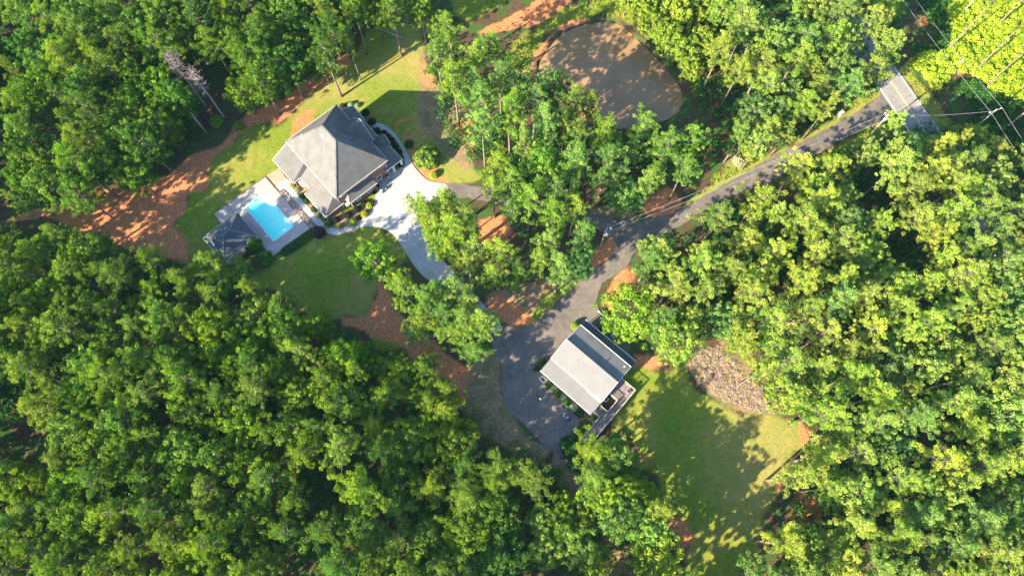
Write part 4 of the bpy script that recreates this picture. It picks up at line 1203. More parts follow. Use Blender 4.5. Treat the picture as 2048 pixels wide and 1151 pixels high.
# single-storey front range with its own small gable and open end porch
roof_plane('front_roof', [(-8.3, 6.26, 4.7), (-8.3, 9.9, 2.95), (-4.0, 9.6, 2.95), (-4.0, 6.26, 4.7)], M['shingle'], H1)
roof_plane('front_roof', [(-3.98, 6.27, 5.0), (-3.98, 9.2, 3.25), (2.0, 9.2, 3.25), (2.0, 6.27, 5.0)], M['shingle'], H1)
roof_plane('front_roof', [(2.02, 6.28, 4.75), (2.02, 9.75, 2.9), (8.9, 9.75, 2.9), (6.6, 6.28, 4.75)], M['shingle'], H1)
roof_plane('front_roof', [(8.92, 9.75, 2.9), (8.92, 5.2, 2.9), (8.36, 5.2, 3.4), (6.6, 6.28, 4.78)], M['shingle'], H1)
fascia(H1, [((-8.3, 9.9, 2.95), (-4, 9.6, 2.95)), ((-3.98, 9.2, 3.25), (2, 9.2, 3.25)), ((2.02, 9.75, 2.9), (8.95, 9.75, 2.9)), ((8.95, 9.75, 2.9), (8.95, 5.2, 2.9)), ((-8.3, 9.9, 2.95), (-8.3, 6.3, 4.7))])
roof_plane('small_gable_roof', [(3.0, 7.2, 4.75), (3.0, 10.1, 4.75), (4.4, 10.1, 3.2), (4.4, 9.2, 3.2)], M['shingle'], H1)
roof_plane('small_gable_roof', [(3.0, 7.2, 4.75), (1.6, 9.2, 3.2), (1.6, 10.1, 3.2), (3.0, 10.1, 4.75)], M['shingle'], H1)
fascia(H1, [((3.0, 10.12, 4.75), (4.4, 10.12, 3.2)), ((3.0, 10.12, 4.75), (1.6, 10.12, 3.2))], 'gable_trim')
wall_box(H1, -8.0, 7.0, 6.25, 8.8, -.3, 2.78, M['brick'])
for x, y in ((8.6, 9.4), (8.6, 7.3), (7.3, 9.4)):
    MB().box((x, y, 1.35), (.42, .42, 2.7)).box((x, y, .15), (.55, .55, .3)).box((x, y, 2.64), (.55, .55, .18)).build('porch_post', M['white'], H1)
door(H1, (3.0, 8.8, 1.1), 1.1, 2.1, '+y', M['rubble'])
# west wing
roof_plane('wing_roof', [(-9.0, -10.9, 3.0), (-1.75, -10.9, 3.0), (-2.9, -6.27, 5.1), (-9.0, -6.27, 5.1)], M['shingle'], H1)
roof_plane('wing_roof', [(-1.75, -10.9, 3.0), (-1.75, -6.27, 3.0), (-2.9, -6.28, 5.12)], M['shingle_mid'], H1)
fascia(H1, [((-9.0, -10.9, 3.0), (-1.75, -10.9, 3.0)), ((-9.0, -10.9, 3.0), (-9.0, -6.3, 5.1)), ((-1.75, -10.9, 3.0), (-1.75, -9.2, 3.0))])
wall_box(H1, -8.6, -2.2, -10.4, -6.25, -.3, 2.84, M['brick'])
# south wing
roof_plane('wing_roof', [(-1.7, -9.1, 3.0), (1.55, -9.1, 3.0), (1.55, -6.29, 5.0), (-1.7, -6.29, 5.0)], M['shingle'], H1)
roof_plane('wing_roof', [(1.57, -10.5, 2.45), (8.6, -10.5, 2.45), (7.1, -6.3, 5.0), (1.57, -6.3, 5.0)], M['shingle'], H1)
roof_plane('wing_roof', [(8.6, -10.5, 2.45), (8.6, -5.7, 2.45), (8.36, -5.7, 2.9), (7.1, -6.3, 5.0)], M['shingle'], H1)
fascia(H1, [((-1.7, -9.1, 3.0), (1.55, -9.1, 3.0)), ((1.57, -10.5, 2.45), (8.62, -10.5, 2.45)), ((8.64, -10.5, 2.45), (8.64, -5.7, 2.45)), ((1.57, -10.5, 2.45), (1.57, -9.1, 3.0))])
wall_box(H1, -2.1, 1.4, -8.6, -6.25, -.3, 2.8, M['brick'])
wall_box(H1, 1.9, 8.25, -10.1, -6.25, -.3, 2.3, M['brick'])
door(H1, (-1.0, -8.6, 1.05), 1.7, 2.1, '-y', M['white'])
MB().box((-1.3, -9.6, 1.2), (.12, .12, 2.4)).box((-.1, -9.6, 1.2), (.12, .12, 2.4)).box((-.7, -9.6, 2.4), (1.7, .5, .1)).box((-.7, -9.2, 2.5), (.1, .9, .08)).build('door_canopy', M['white'], H1)
window(H1, (-6.8, -10.4, 1.5), 1.4, 1.4, '-y', 2); window(H1, (-3.6, -10.4, 1.5), 1.4, 1.4, '-y', 2)
window(H1, (5.0, -10.1, 1.4), 1.6, 1.3, '-y', 2)
# south-east lean-to
roof_plane('side_roof', [(9.8, -4.9, 2.85), (9.8, 2.3, 2.85), (8.36, 1.7, 4.3), (8.36, -3.9, 4.3)], M['shingle'], H1)
roof_plane('side_roof', [(9.8, -4.9, 2.85), (8.36, -3.9, 4.3), (8.36, -4.9, 2.85)], M['shingle_mid'], H1)
fascia(H1, [((9.8, -4.9, 2.85), (9.8, 2.3, 2.85)), ((9.8, 2.3, 2.85), (8.4, 2.3, 2.85)), ((9.8, -4.9, 2.85), (8.4, -4.9, 2.85))])
wall_box(H1, 8.35, 9.4, -4.5, 1.9, -.3, 2.7, M['brick'])
MB().box((9.0, -5.3, 2.0), (1.1, .6, .1)).build('meter_hood', M['rubble'], H1)
for y in (-5.0, 1.0 - .2, 5.0): window(H1, (8.35, y, 5.3), 1.1, .7, '+x', 2)
for y in (-2.6, .2): window(H1, (9.4, y, 1.6), .9, .9, '+x', 2)
window(H1, (8.35, 3.6, 1.5), 1.2, 1.4, '+x', 2)
for x, y, zt in ((8.42, -6.1, 2.5), (8.45, 6.0, 5.7), (8.3, -10.15, 2.3), (9.46, -4.4, 2.6), (-8.4, -10.45, 2.8)):
    downspout(H1, x, y, 0, zt)
# vents on the main roof
MB().lathe([(.28, 0), (.30, .35), (.42, .42), (.42, .5), (.15, .62)], (-.6, -.9, slope_z(-1.1) - .1)).build('roof_turbine_vent', M['white'], H1, True)
for x, y in ((-5.6, -3.6), (6.3, -4.2), (-1.9, -6.2), (5.2, -6.2)):
    zz = slope_z(y) - .1 if abs(y) < 6 else 5.9
    MB().lathe([(.09, 0), (.09, .45), (.05, .5)], (x, y, zz), 8).build('vent_pipe', M['metal'], H1)
# patio, stone bed, pool surround
def fr_poly(org, ang, pts): return [frame_pt(org, ang, a, b)[:2] for a, b in pts]
sheet('patio', fr_poly(PC, 41.5, [(-8.5, 5.05), (-8.2, 8.2), (-5.3, 7.9), (-5.2, 5.05)]), 0.05, M['tan'], .15)
sheet('concrete_pad', fr_poly(PC, 41.5, [(-5.2, 5.05), (-5.3, 7.95), (-3.2, 8.2), (-3.2, 6.25), (-3.45, 5.05)]), 0.06, M['concrete'], .15)
sb = MB(); rr = random.Random(3)
bed = thing('stone_bed', 'narrow bed of river stones between the pool deck and the curved path', 'stone bed', frame_pt(PC, 41.5, 2.2, 5.5), math.radians(-48.5))
MB().box((0, 0, .02), (11.2, 1.2, .12)).build('bed_base', M['stones'], bed)
for i in range(900):
    s = rr.uniform(.08, .19)
    sb.lathe([(s * .6, 0), (s, s * .35), (s * .55, s * .7)], (rr.uniform(-5.5, 5.5), rr.uniform(-.55, .55), .07), 5, 1, rr.uniform(.6, 1))
tag(sb.build('stones', M['stones'], bed), kind='stuff')
MB().box((0, -.68, .08), (11.4, .12, .18)).box((-5.68, 0, .08), (.12, 1.3, .18)).build('brick_border', M['brickedge'], bed)
pool_in = [(-5.2, -2.4), (-5.2, 2.4), (4.9, 2.45), (4.9, -2.45)]
def rounded(pts, r, n=5):
    out = []
    k = len(pts)
    for i in range(k):
        p, a, b = Vector(pts[i]), Vector(pts[i - 1]), Vector(pts[(i + 1) % k])
        u, v = (a - p).normalized(), (b - p).normalized()
        for j in range(n + 1):
            t = j / n
            q = (p + u * r) * (1 - t) ** 2 + p * 2 * t * (1 - t) + (p + v * r) * t ** 2
            out.append((q.x, q.y))
    return out
inn = rounded(pool_in, .55)
outr = rounded([(-5.42, -2.62), (-5.42, 2.62), (5.12, 2.67), (5.12, -2.67)], .65)
dk = thing('pool_deck', 'pale concrete deck with a brick edge round the swimming pool', 'pool deck', (PC.x, PC.y, 0), math.radians(-48.5))
steps_out = [(-5.42, 1.15), (-6.0, 1.05), (-6.35, .6), (-6.5, 0), (-6.35, -.6), (-6.0, -1.05), (-5.42, -1.15)]
hole = []
ho = [(-5.42, 1.15)] 
rest = [p for p in outr]
# deck hole: rounded outline with the step bay let in on the north-west short side
o_cw = [p for p in outr]
i0 = max(range(len(o_cw)), key=lambda i: (o_cw[i][0] < -5.4) * 10 + (-o_cw[i][1] if o_cw[i][0] < -5.4 else 0))
left = [p for p in o_cw if p[0] <= -5.42 + 1e-6]
ordered = o_cw
hole = []
for i, p in enumerate(ordered):
    hole.append(p)
    q = ordered[(i + 1) % len(ordered)]
    if abs(p[0] + 5.42) < 1e-6 and abs(q[0] + 5.42) < 1e-6:
        ss = steps_out if p[1] > q[1] else steps_out[::-1]
        hole += ss
sheet('deck_slab', [(-8.35, -5.0), (-8.35, 4.7), (7.55, 4.8), (7.55, -4.75), (-5.6, -4.95), (-5.6, -5.0)], .14, M['deckconc'], .3, None, dk, [hole])
sheet('deck_slab', [(-8.45, -8.3), (-8.4, -5.12), (-5.65, -5.12), (-5.65, -8.3)], .14, M['deckconc'], .3, None, dk)
eb = MB()
for a, b in (((-8.5, -8.4), (-8.5, 4.8)), ((-8.5, 4.88), (7.7, 4.9)), ((7.68, 4.9), (7.68, -4.85)), ((7.7, -4.88), (-5.5, -5.06)), ((-5.55, -5.1), (-5.55, -8.4)), ((-5.6, -8.42), (-8.5, -8.42)), ((-8.4, -5.06), (-5.6, -5.06))):
    eb.bar((a[0], a[1], .07), (b[0], b[1], .07), .13, .17)
eb.build('brick_border', M['brickedge'], dk)
sp = thing('swimming_pool', 'bright turquoise rectangular swimming pool with white rounded steps', 'swimming pool', (PC.x, PC.y, 0), math.radians(-48.5))
def ring(name, o_, i_, z, mat, th):
    return sheet(name, o_, z, mat, th, None, sp, [i_])
ring('coping', outr, inn, .17, M['coping'], .12)
wl = MB()
n = len(inn)
for i in range(n):
    a, b = inn[i], inn[(i + 1) % n]
    wl.poly([(a[0], a[1], .15), (b[0], b[1], .15), (b[0], b[1], -1.6), (a[0], a[1], -1.6)])
wl.poly([(p[0], p[1], -1.6) for p in inn])
wl.build('basin', M['poolshell'], sp)
pm, pnt, pp = new_mat('pool_water')
_g = pnt.nodes.new('ShaderNodeTexCoord').outputs['Object']
_s = pnt.nodes.new('ShaderNodeSeparateXYZ'); pnt.links.new(_g, _s.inputs[0])
_f = math_n(pnt, 'ADD', math_n(pnt, 'MULTIPLY', _s.outputs[1], 0.13), 0.5)
_f = math_n(pnt, 'ADD', _f, math_n(pnt, 'MULTIPLY', noise(pnt, _g, .4, 3), .3))
pnt.links.new(ramp(pnt, _f, [(0.2, (0.05, 0.86, 0.72)), (0.9, (0.30, 0.93, 0.76))]), pp.inputs['Base Color'])
pp.inputs['Roughness'].default_value = 0.08; pp.inputs['IOR'].default_value = 1.33
_b = pnt.nodes.new('ShaderNodeBump'); _b.inputs['Strength'].default_value = .25; _b.inputs['Distance'].default_value = .05
pnt.links.new(noise(pnt, _g, 3.0, 3), _b.inputs['Height']); pnt.links.new(_b.outputs[0], pp.inputs['Normal'])
sheet('water', inn, .02, pm, .02, None, sp)
st = MB()
for k, (r, zt) in enumerate(((1.1, .02), (.85, .07), (.55, .12))):
    pts = [(-5.43, r)] + [(-5.43 - r * .95 * math.sin(math.pi * j / 10), r * math.cos(math.pi * j / 10)) for j in range(1, 10)] + [(-5.43, -r)]
    st.poly([(p[0], p[1], zt) for p in reversed(pts)])
    for j in range(len(pts) - 1): st.poly([(pts[j][0], pts[j][1], zt - .5), (pts[j + 1][0], pts[j + 1][1], zt - .5), (pts[j + 1][0], pts[j + 1][1], zt), (pts[j][0], pts[j][1], zt)])
st.build('steps', M['coping'], sp)
for i, (px, py, lab) in enumerate(((542.7, 438, 'small white float on the pool water'), )):
    p = at(px, py)
    MB().lathe([(.10, 0), (.22, .06), (.22, .12), (.08, .18)], (0, 0, .03), 10).build('pool_float', M['white'], None, True).location = (p.x, p.y, 0)
    tag(bpy.data.objects['pool_float'], lab, 'float')
for i, (px, py, lab) in enumerate(((545, 395, 'white skimmer lid set in the deck right of the pool'), (533, 473, 'white skimmer lid set in the deck left of the pool'))):
    p = at(px, py)
    o = MB().lathe([(.20, 0), (.21, .03), (.14, .05)], (0, 0, .14), 12).build('skimmer_lid', M['white'], None, True)
    o.location = (p.x, p.y, 0); tag(o, lab, 'lid')

# --- the pool pavilion
VO = at(460, 475, 2.7)
PV = frame_thing('pool_pavilion', 'open pool pavilion with a dark hipped shingle roof at the deck corner', 'pavilion', (VO.x, VO.y), 42.5)
a0, a1, a2, a3 = (-3.7, -4.15, 2.7), (3.65, -4.15, 2.7), (3.65, 4.4, 2.7), (-3.7, 4.4, 2.7)
p0, p1 = (-.1, -.55, 5.0), (-.1, .95, 5.0)
roof_plane('roof', [a0, a1, p0], M['shingle_dark'], PV)
roof_plane('roof', [a1, a2, p1, p0], M['shingle_dark'], PV)
roof_plane('roof', [a2, a3, p1], M['shingle_dark'], PV)
roof_plane('roof', [a3, a0, p0, p1], M['shingle_dark'], PV)
fascia(PV, [(a0, a1), (a1, a2), (a2, a3), (a3, a0)], ht=.2)
rc = MB()
for a, b in ((p0, p1), (p0, a0), (p0, a1), (p1, a2), (p1, a3)): rc.bar((a[0], a[1], a[2] + .02), (b[0], b[1], b[2] + .02), .2, .04)
rc.build('ridge_caps', M['shingle_mid'], PV)
for x in (-3.2, 3.15):
    for y in (-3.6, 0.1, 3.85):
        MB().box((x, y, 1.27), (.2, .2, 2.55)).box((x, y, .12), (.32, .32, .24)).build('post', M['white'], PV)
MB().box((0, .1, .05), (6.8, 8.0, .14)).build('floor', M['deckconc'], PV)

# --- the small house
SO = (14.66, 27.79)
H2 = frame_thing('deck_house', 'low single-storey house with a pale and grey roof in strips beside the asphalt', 'house', SO, 48.5)
X0, X1 = -6.25, 6.25
wall_box(H2, X0 + .35, X1 - .35, -3.6, 4.9, -.2, 2.9, M['rubble'])
wall_box(H2, X0 + .55, X1 - .55, -6.2, -3.6, -.2, 2.35, M['rubble'])
roof_plane('main_roof', [(X0, -3.75, 3.35), (X1, -3.75, 3.35), (X1, .75, 5.1), (X0, .75, 5.1)], M['metalroof'], H2, label='pale off-white roof slope')
roof_plane('porch_roof', [(X0 - .05, -6.8, 2.55), (X1 + .05, -6.8, 2.55), (X1 + .05, -3.6, 3.12), (X0 - .05, -3.6, 3.12)], M['metalroof'], H2, label='lower pale roof strip over the front')
roof_plane('main_roof', [(X0, .80, 4.62), (X1, .80, 4.62), (X1, 5.05, 3.45), (X0, 5.05, 3.45)], M['shingle_mid'], H2, label='weathered grey shingle slope')
roof_plane('porch_roof', [(X0 - .0, 5.0, 3.05), (X1 - .0, 5.0, 3.05), (X1 - .0, 6.8, 2.3), (X0 - .0, 6.8, 2.3)], M['shingle_dark'], H2, label='shingle roof strip over the back with shade painted in')  # shade on this strip is painted in by the dark bluish shingle colour
MB().box((0, .76, 4.75), (2 * X1 - .02, .10, .5)).build('ridge_upstand', M['shingle_mid'], H2)
fascia(H2, [((X0, -3.78, 3.35), (X1, -3.78, 3.35)), ((X0, 5.08, 3.45), (X1, 5.08, 3.45)), ((X0 - .05, -6.85, 2.55), (X1 + .05, -6.85, 2.55)), ((X0, 6.85, 2.3), (X1, 6.85, 2.3))], 'gutter', .10, .12, dz=-.03)
fascia(H2, [((X0 - .04, -3.75, 3.35), (X0 - .04, .75, 5.1)), ((X1 + .04, -3.75, 3.35), (X1 + .04, .75, 5.1)), ((X0 - .04, .8, 4.62), (X0 - .04, 5.05, 3.45)), ((X1 + .04, .8, 4.62), (X1 + .04, 5.05, 3.45))], 'bargeboard', .06, .16)
for s in (X0 + .35, X1 - .35):
    MB().poly([(s, -3.6, 2.9), (s, 4.9, 2.9), (s, 4.9, 3.3), (s, .8, 4.8), (s, .7, 4.9), (s, -3.6, 3.2)]).build('gable_wall', M['rubble'], H2)
for x in (-5.9, -2.95, 0, 2.95, 5.9): MB().box((x, 6.5, 1.1), (.14, .14, 2.2)).build('porch_post', M['white'], H2)
for x in (-3.5, -.5, 2.8): window(H2, (x, -6.2, 1.4), 1.1, 1.1, '-y', 2)
door(H2, (-5.0, -6.2, 1.05), .95, 2.1, '-y', M['white'])
window(H2, (X1 - .35, 2.0, 1.6), 1.0, 1.1, '+x', 2)
door(H2, (X1 - .35, 4.0, 1.5), .95, 2.1, '+x', M['white'])
window(H2, (-1, 4.9, 1.6), 1.2, 1.1, '+y', 2); window(H2, (3, 4.9, 1.6), 1.2, 1.1, '+y', 2)
MB().tube([(5.3, 4.1, 3.6), (5.3, 4.1, 4.25)], .07, 8).tube([(5.3, 4.1, 4.22), (5.3, 4.1, 4.32)], .13, 8).build('vent_pipe', M['white'], H2)
MB().bar((2.15, 2.6, 4.18), (2.15, 3.8, 3.85), .07, .08).build('roof_conduit', M['black'], H2)
MB().bar((2.8, -4.0, 3.33), (6.1, -4.0, 3.33), .16, .12).build('gutter_section', M['white'], H2)
MB().box((0, 0, 0), (.01, .01, .01))
es = frame_pt(SO, 48.5, -5.0, -7.35)
o = MB().box((0, 0, .10), (1.5, 1.1, .2)).build('entry_step', M['concrete'], None); o.location = es; o.rotation_euler = (0, 0, math.radians(-41.5))
tag(o, 'small concrete step at the front door of the lower house', 'step')
o = MB().lathe([(.42, 0), (.44, .015), (.40, .03)], (0, 0, .2), 16, 1, .65).build('doormat', M['black'], None); o.location = es; o.rotation_euler = (0, 0, math.radians(-41.5))
tag(o, 'dark half-round doormat on the concrete entry step', 'doormat')

# deck with railings
DK = thing('timber_deck', 'weathered timber deck with pale rails at the end of the lower house', 'deck', (SO[0], SO[1], 0), math.radians(-41.5))
dz = .95
def deck_slab(pts, name, z=dz): return sheet(name, pts, z, M['deck'], .18, None, DK)
deck_slab([(6.35, 2.6), (6.35, -1.2), (8.35, -1.2), (8.35, -1.5), (9.7, -1.5), (9.7, 2.6)], 'deck_floor')
deck_slab([(8.35, -1.52), (8.35, -4.2), (6.4, -4.2), (6.4, -5.9), (7.75, -5.9), (7.75, -11.5), (9.7, -11.5), (9.7, -1.52)], 'deck_floor')
rails = [((6.4, 2.55), (9.7, 2.55)), ((9.68, 2.55), (9.68, -11.4)), ((6.4, -1.25), (8.35, -1.25)), ((8.33, -1.25), (8.33, -4.2)), ((8.33, -4.18), (6.45, -4.18)), ((6.42, -4.18), (6.42, -5.9)), ((6.42, -5.88), (7.78, -5.88)), ((7.78, -5.88), (7.78, -11.4))]
for a, b in rails:
    mb = MB()
    a3_, b3_ = Vector((*a, 0)), Vector((*b, 0))
    L = (b3_ - a3_).length; n = max(1, int(round(L / 1.5)))
    mb.bar((a[0], a[1], dz + .97), (b[0], b[1], dz + .97), .16, .06)
    mb.bar((a[0], a[1], dz + .12), (b[0], b[1], dz + .12), .05, .07)
    for i in range(n + 1):
        p = a3_.lerp(b3_, i / n); mb.box((p.x, p.y, dz + .4), (.09, .09, 1.1))
    m = int(L / .16)
    for i in range(m):
        p = a3_.lerp(b3_, (i + .5) / m); mb.box((p.x, p.y, dz + .54), (.04, .04, .8))
    mb.build('railing', M['rail'], DK)
pb = MB()
for x, y in ((6.5, 2.4), (9.5, 2.4), (9.5, -1), (9.5, -4), (9.5, -7), (7.9, -7), (6.6, -5.6), (8.2, -3), (8.2, -1.5), (9.5, -10), (7.9, -10)): pb.box((x, y, .35), (.12, .12, .9))
pb.build('support_posts', M['rail'], DK)

# ------------------------------------------------------------------ shrubs
def shrub_mesh(mat, per=26, leaf=.07, seed=1, rag=0.0):
    rng = np.random.default_rng(seed)
    n = 60
    i = np.arange(n); zz = 1 - 1.35 * (i + .5) / n; a = i * 2.399
    rr_ = np.sqrt(np.clip(1 - zz ** 2, 0, 1))
    C = np.stack([np.cos(a) * rr_, np.sin(a) * rr_, zz * .9 + .45], 1) * (.80 + rag * rng.normal(0, 1, n))[:, None]
    C[:, 2] = np.maximum(C[:, 2], .06)
    Rd = np.full((n, 3), .2 + rag)
    V, t = leaf_quads(C, Rd, per, leaf, .75, -.3, rng, inner=.4, tvar=.5)
    core = MB().lathe([(.55, -.05), (.72, .3), (.68, .7), (.4, 1.0), (.1, 1.1)], (0, 0, 0), 12)
    return quads_mesh('shrub', V, t, M[mat], core)
SH = {k: shrub_mesh(k, seed=50 + i) for i, k in enumerate(('hedge', 'hedge_dark', 'purple', 'yellow', 'pale', 'bright'))}
SH['pinkish'] = SH['purple']
SH_R = shrub_mesh('broad', 40, .10, 77, .09)
def shrub(px, py, rpx, kind, label, hfac=1.1, group=None, mesh=None, scol=None, sy=1.0, rz=None, name='shrub', sink=.35):
    r = rpx / 9.3
    h = r * hfac
    p = at(px, py, h * sink)
    o = link(bpy.data.objects.new(name, mesh or SH[kind]))
    o.location = (p.x, p.y, 0); o.scale = (r, r * sy, h / 1.25); o.rotation_euler = (0, 0, RND.uniform(0, 6.28) if rz is None else rz)
    if scol: o.color = (*scol, 1)
    return tag(o, label, 'shrub', group)
ga = 'shrubs in the beds round the brick house'
for a in (
 (584.5,370,6,'yellow','small yellow-green shrub nearest the white door by the pool path'),
 (594,380,6.2,'pale','pale silvery shrub second from the top along the pool path'),
 (604.7,391,7,'hedge','green shrub third from the top along the pool path'),
 (612,402,7,'hedge','green shrub in the middle of the row along the pool path'),
 (628,418,7.5,'hedge','dark green shrub below the middle of the row along the pool path'),
 (636,430,6.5,'pale','pale silvery shrub near the lower end of the pool path row'),
 (646,438,5.5,'yellow','small yellow shrub beside the pale silvery one at the house corner'),
 (656.8,447,9,'hedge','wide dark green shrub at the lowest corner of the brick house'),
 (673.5,439,7,'hedge_dark','dark round shrub against the brick wall near the lower corner'),
 (679,452.8,6,'yellow','small round yellow shrub at the inner edge of the curved path'),
 (695.7,429.8,8.5,'hedge_dark','large dark round shrub in the middle of the curved bed'),
 (705.4,444.4,8.5,'yellow','large round yellow shrub on the curve of the path'),
 (713.8,418.7,8,'hedge_dark','dark round shrub below the white corner of the lean-to'),
 (727.7,407.6,8,'hedge_dark','dark round shrub behind the two upper yellow ones'),
 (738.8,410.4,8,'yellow','tall yellow shrub at the top of the curved bed by the driveway'),
 (729,427.7,8.5,'yellow','round yellow shrub second from the top on the driveway curve'),
 (718,434,5,'hedge_dark','small dark shrub tucked between two yellow ones'),
 (749,384,5,'hedge_dark','small dark shrub at the end of the brick lean-to wall'),
 (686,213,8,'purple','reddish dark shrub behind the far corner of the brick house'),
 (701,209,7,'pale','pale yellowish shrub at the far end of the brick house'),
 (714,211,6,'pale','beige shrub at the outer far corner of the brick house'),
 (731,225,9,'hedge_dark','dark shrub in the shade of the front gable'),
 (744,243,9,'purple','dark purple shrub at the end of the front path'),
 (754,261,8,'purple','reddish purple shrub beside the small gable'),
 (818,288,10,'hedge','round green shrub on the shaded front lawn'),
 (867.7,350,9.5,'yellow','clipped yellow-green globe shrub alone in the mulch bed'),
): shrub(*a[:5])
shrub(638.7, 464.6, 13.5, 'purple', 'big round dark purple shrub where the stone bed meets the path', .9)
for i, (x, y) in enumerate(((768,266),(776,273),(784,282),(791,293),(797,304),(801,316),(802,328))):
    shrub(x, y, 7.5, 'hedge_dark', 'dark clipped shrub in the row between the front path and the house', 1.0, 'row of dark shrubs along the front path')
crm = shrub_mesh('broad', 60, .085, 91, .08)
shrub(854, 313, 25, 'hedge', 'big loose green shrub standing in the mulch bed by the driveway', 1.3, mesh=crm, scol=(1.25, 1.1, 1.4), sink=.5)
shrub(505, 486, 17, 'hedge', 'dark bushy shrub just below the pool pavilion', 1.6, mesh=SH_R, scol=(.8, .9, .9))
shrub(531, 517, 15, 'hedge', 'dark bushy shrub below the lowest corner of the pool deck', 1.2, mesh=SH_R, scol=(.7, .85, .9))
hd = thing('hedge', 'low dark green hedge along the lower edge of the pool deck', 'hedge', (0, 0, 0))
A_, B_ = at(572, 503), at(632, 462)
for i in range(9):
    p = A_.lerp(B_, i / 8)
    o = link(bpy.data.objects.new('hedge_plant', SH['hedge']), hd); o.location = (p.x, p.y, 0); o.scale = (1.15, 1.15, .65); o.rotation_euler = (0, 0, i * 2.1)
gb = 'shrubs along the front of the lower house'
for i, (x, y, r, k, lab) in enumerate((
 (1098.3,770,7.5,'hedge','dark green shrub next to the concrete step of the lower house'),
 (1106.8,777.4,7,'pale','pale green shrub second from the concrete step'),
 (1115.3,786.6,7.8,'hedge','dark green shrub third from the concrete step'),
 (1126.3,794,6.8,'pale','pale green shrub in the middle of the row at the lower house'),
 (1134.2,803.6,8.3,'hedge','largest dark green shrub in the row at the lower house'),
 (1147,815,8,'pale','pale green shrub nearest the motorcycle'),
 (1160.3,825,8.5,'hedge','dark green shrub at the deck end of the row'),
 (1074,737,7,'hedge','dark green shrub at the roof corner above the concrete step'),
 (1085,724,8,'hedge','dark green shrub against the left gable of the lower house'))):
    shrub(x, y, r, k, lab)
shrub(1150.5, 651.5, 9, 'bright', 'bright yellow-green shrub against the upper gable of the lower house', 1.5, scol=(.9, .85, .6))
shrub(1208, 655, 9, 'hedge_dark', 'dark tangled shrub on the back patio of the lower house', .9)
shrub(1200, 664, 6, 'hedge_dark', 'small dark shrub touching the back porch roof', .9)
for a in ((1500,310,16,'yellow','yellowish loose shrub beside the drive below the leafy trees',(.8,.75,.9)),(1478,322,12,'pale','pinkish grey sparse shrub at the verge beside the yellowish one',(1.2,.9,.9)),
          (478,252,10,'bright','bright green shrub at the lawn edge below the dead trees',(.6,.75,.8)),(432,243,13,'bright','bright green bush in the gap under the dead trees',(.6,.8,.8)),(577,155,9,'bright','green bush behind the clay strip at the wood edge',(.35,.6,.8)),
          (1140,890,17,'hedge','dark bushy shrub at the lower end of the asphalt',(.8,.9,.9)),(1150,925,14,'hedge','dark bushy shrub behind the green bin',(.8,.9,.9)),
          (1105,990,10,'hedge','dark bush beside the dirt track',(.8,.9,.9)),(1840,118,12,'bright','sunlit bush at the top of the county road verge',(.8,.8,.9)),(1857,140,12,'bright','sunlit bush on the verge beside the power line clearing',(.8,.8,.9)),
          (1872,168,13,'bright','leafy bush at the edge between sun and shade by the county road',(.8,.8,.9)),(1235,735,6,'hedge','small shrub behind the lower house near the deck',(1,1,1))):
    shrub(a[0], a[1], a[2], a[3], a[4], 1.2, mesh=shrub_mesh(a[3], 40, .10, int(a[0]), .09), scol=a[5])

# ------------------------------------------------------------------ small things
def bicycle(px, py, rz, label, frame_mat, seat_mat, sc_=0.75):
    p = at(px, py)
    t = thing('dirt_bike', label, 'motorbike', (p.x, p.y, .05), rz, 'small motorbikes parked on the paving')
    t.scale = (sc_,) * 3
    for x in (-.55, .55):
        w_ = MB().torus((x, 0, .3), .25, .055, 'Y', 16, 6).build('wheel', M['black'], t, True)
        MB().tube([(x, -.06, .3), (x, .06, .3)], .09, 8).build('hub', M['metal'], w_)
    MB().tube([(-.55, 0, .3), (-.1, 0, .42), (.15, 0, .4), (.38, 0, .78)], .035, 6).tube([(-.1, 0, .45), (-.05, 0, .7), (.38, 0, .78)], .03, 6).build('frame', frame_mat, t)
    MB().box((-.3, 0, .76), (.62, .22, .10)).build('seat', seat_mat, t)
    MB().box((.08, 0, .76), (.34, .26, .2)).build('tank', frame_mat, t)
    MB().box((0, 0, .42), (.3, .22, .28)).build('engine', M['metal'], t)
    for y in (-.08, .08): MB().tube([(.38, y, .85), (.55, y, .3)], .025, 6).build('fork', M['metal'], t)
    MB().tube([(.33, -.36, .95), (.4, -.1, .9), (.4, .1, .9), (.33, .36, .95)], .03, 6).build('handlebar', M['black'], t)
    MB().box((.58, 0, .66), (.36, .16, .03)).build('mudguard', frame_mat, t)
    return t
bicycle(762.3, 360, 1.9, 'small motorbike with white bodywork nearest the brick wall', M['white'], M['whitepole'], .95)
bicycle(776, 356.5, 2.4, 'small black motorbike furthest from the house on the driveway', M['black'], M['white'], 1.0)
bicycle(761.6, 382, 2.2, 'small black motorbike with a white seat at the driveway bed', M['black'], M['white'], .95)
bicycle(769.7, 379.5, 1.2, 'small dark green motorbike beside the white-seated one', M['binplastic'], M['black'], 1.0)
bicycle(1078.3, 796, 2.3, 'small black motorbike with a white tail alone on the shaded asphalt', M['black'], M['white'], .8)
o = MB().lathe([(.22, 0), (.30, .35), (.32, .5), (.25, .5), (.22, .3)], (0, 0, .05), 12).build('planter_pot', M['black'], None, True)
p = at(756.7, 372.5); o.location = p; tag(o, 'small round black pot standing by the end of the lean-to', 'pot')
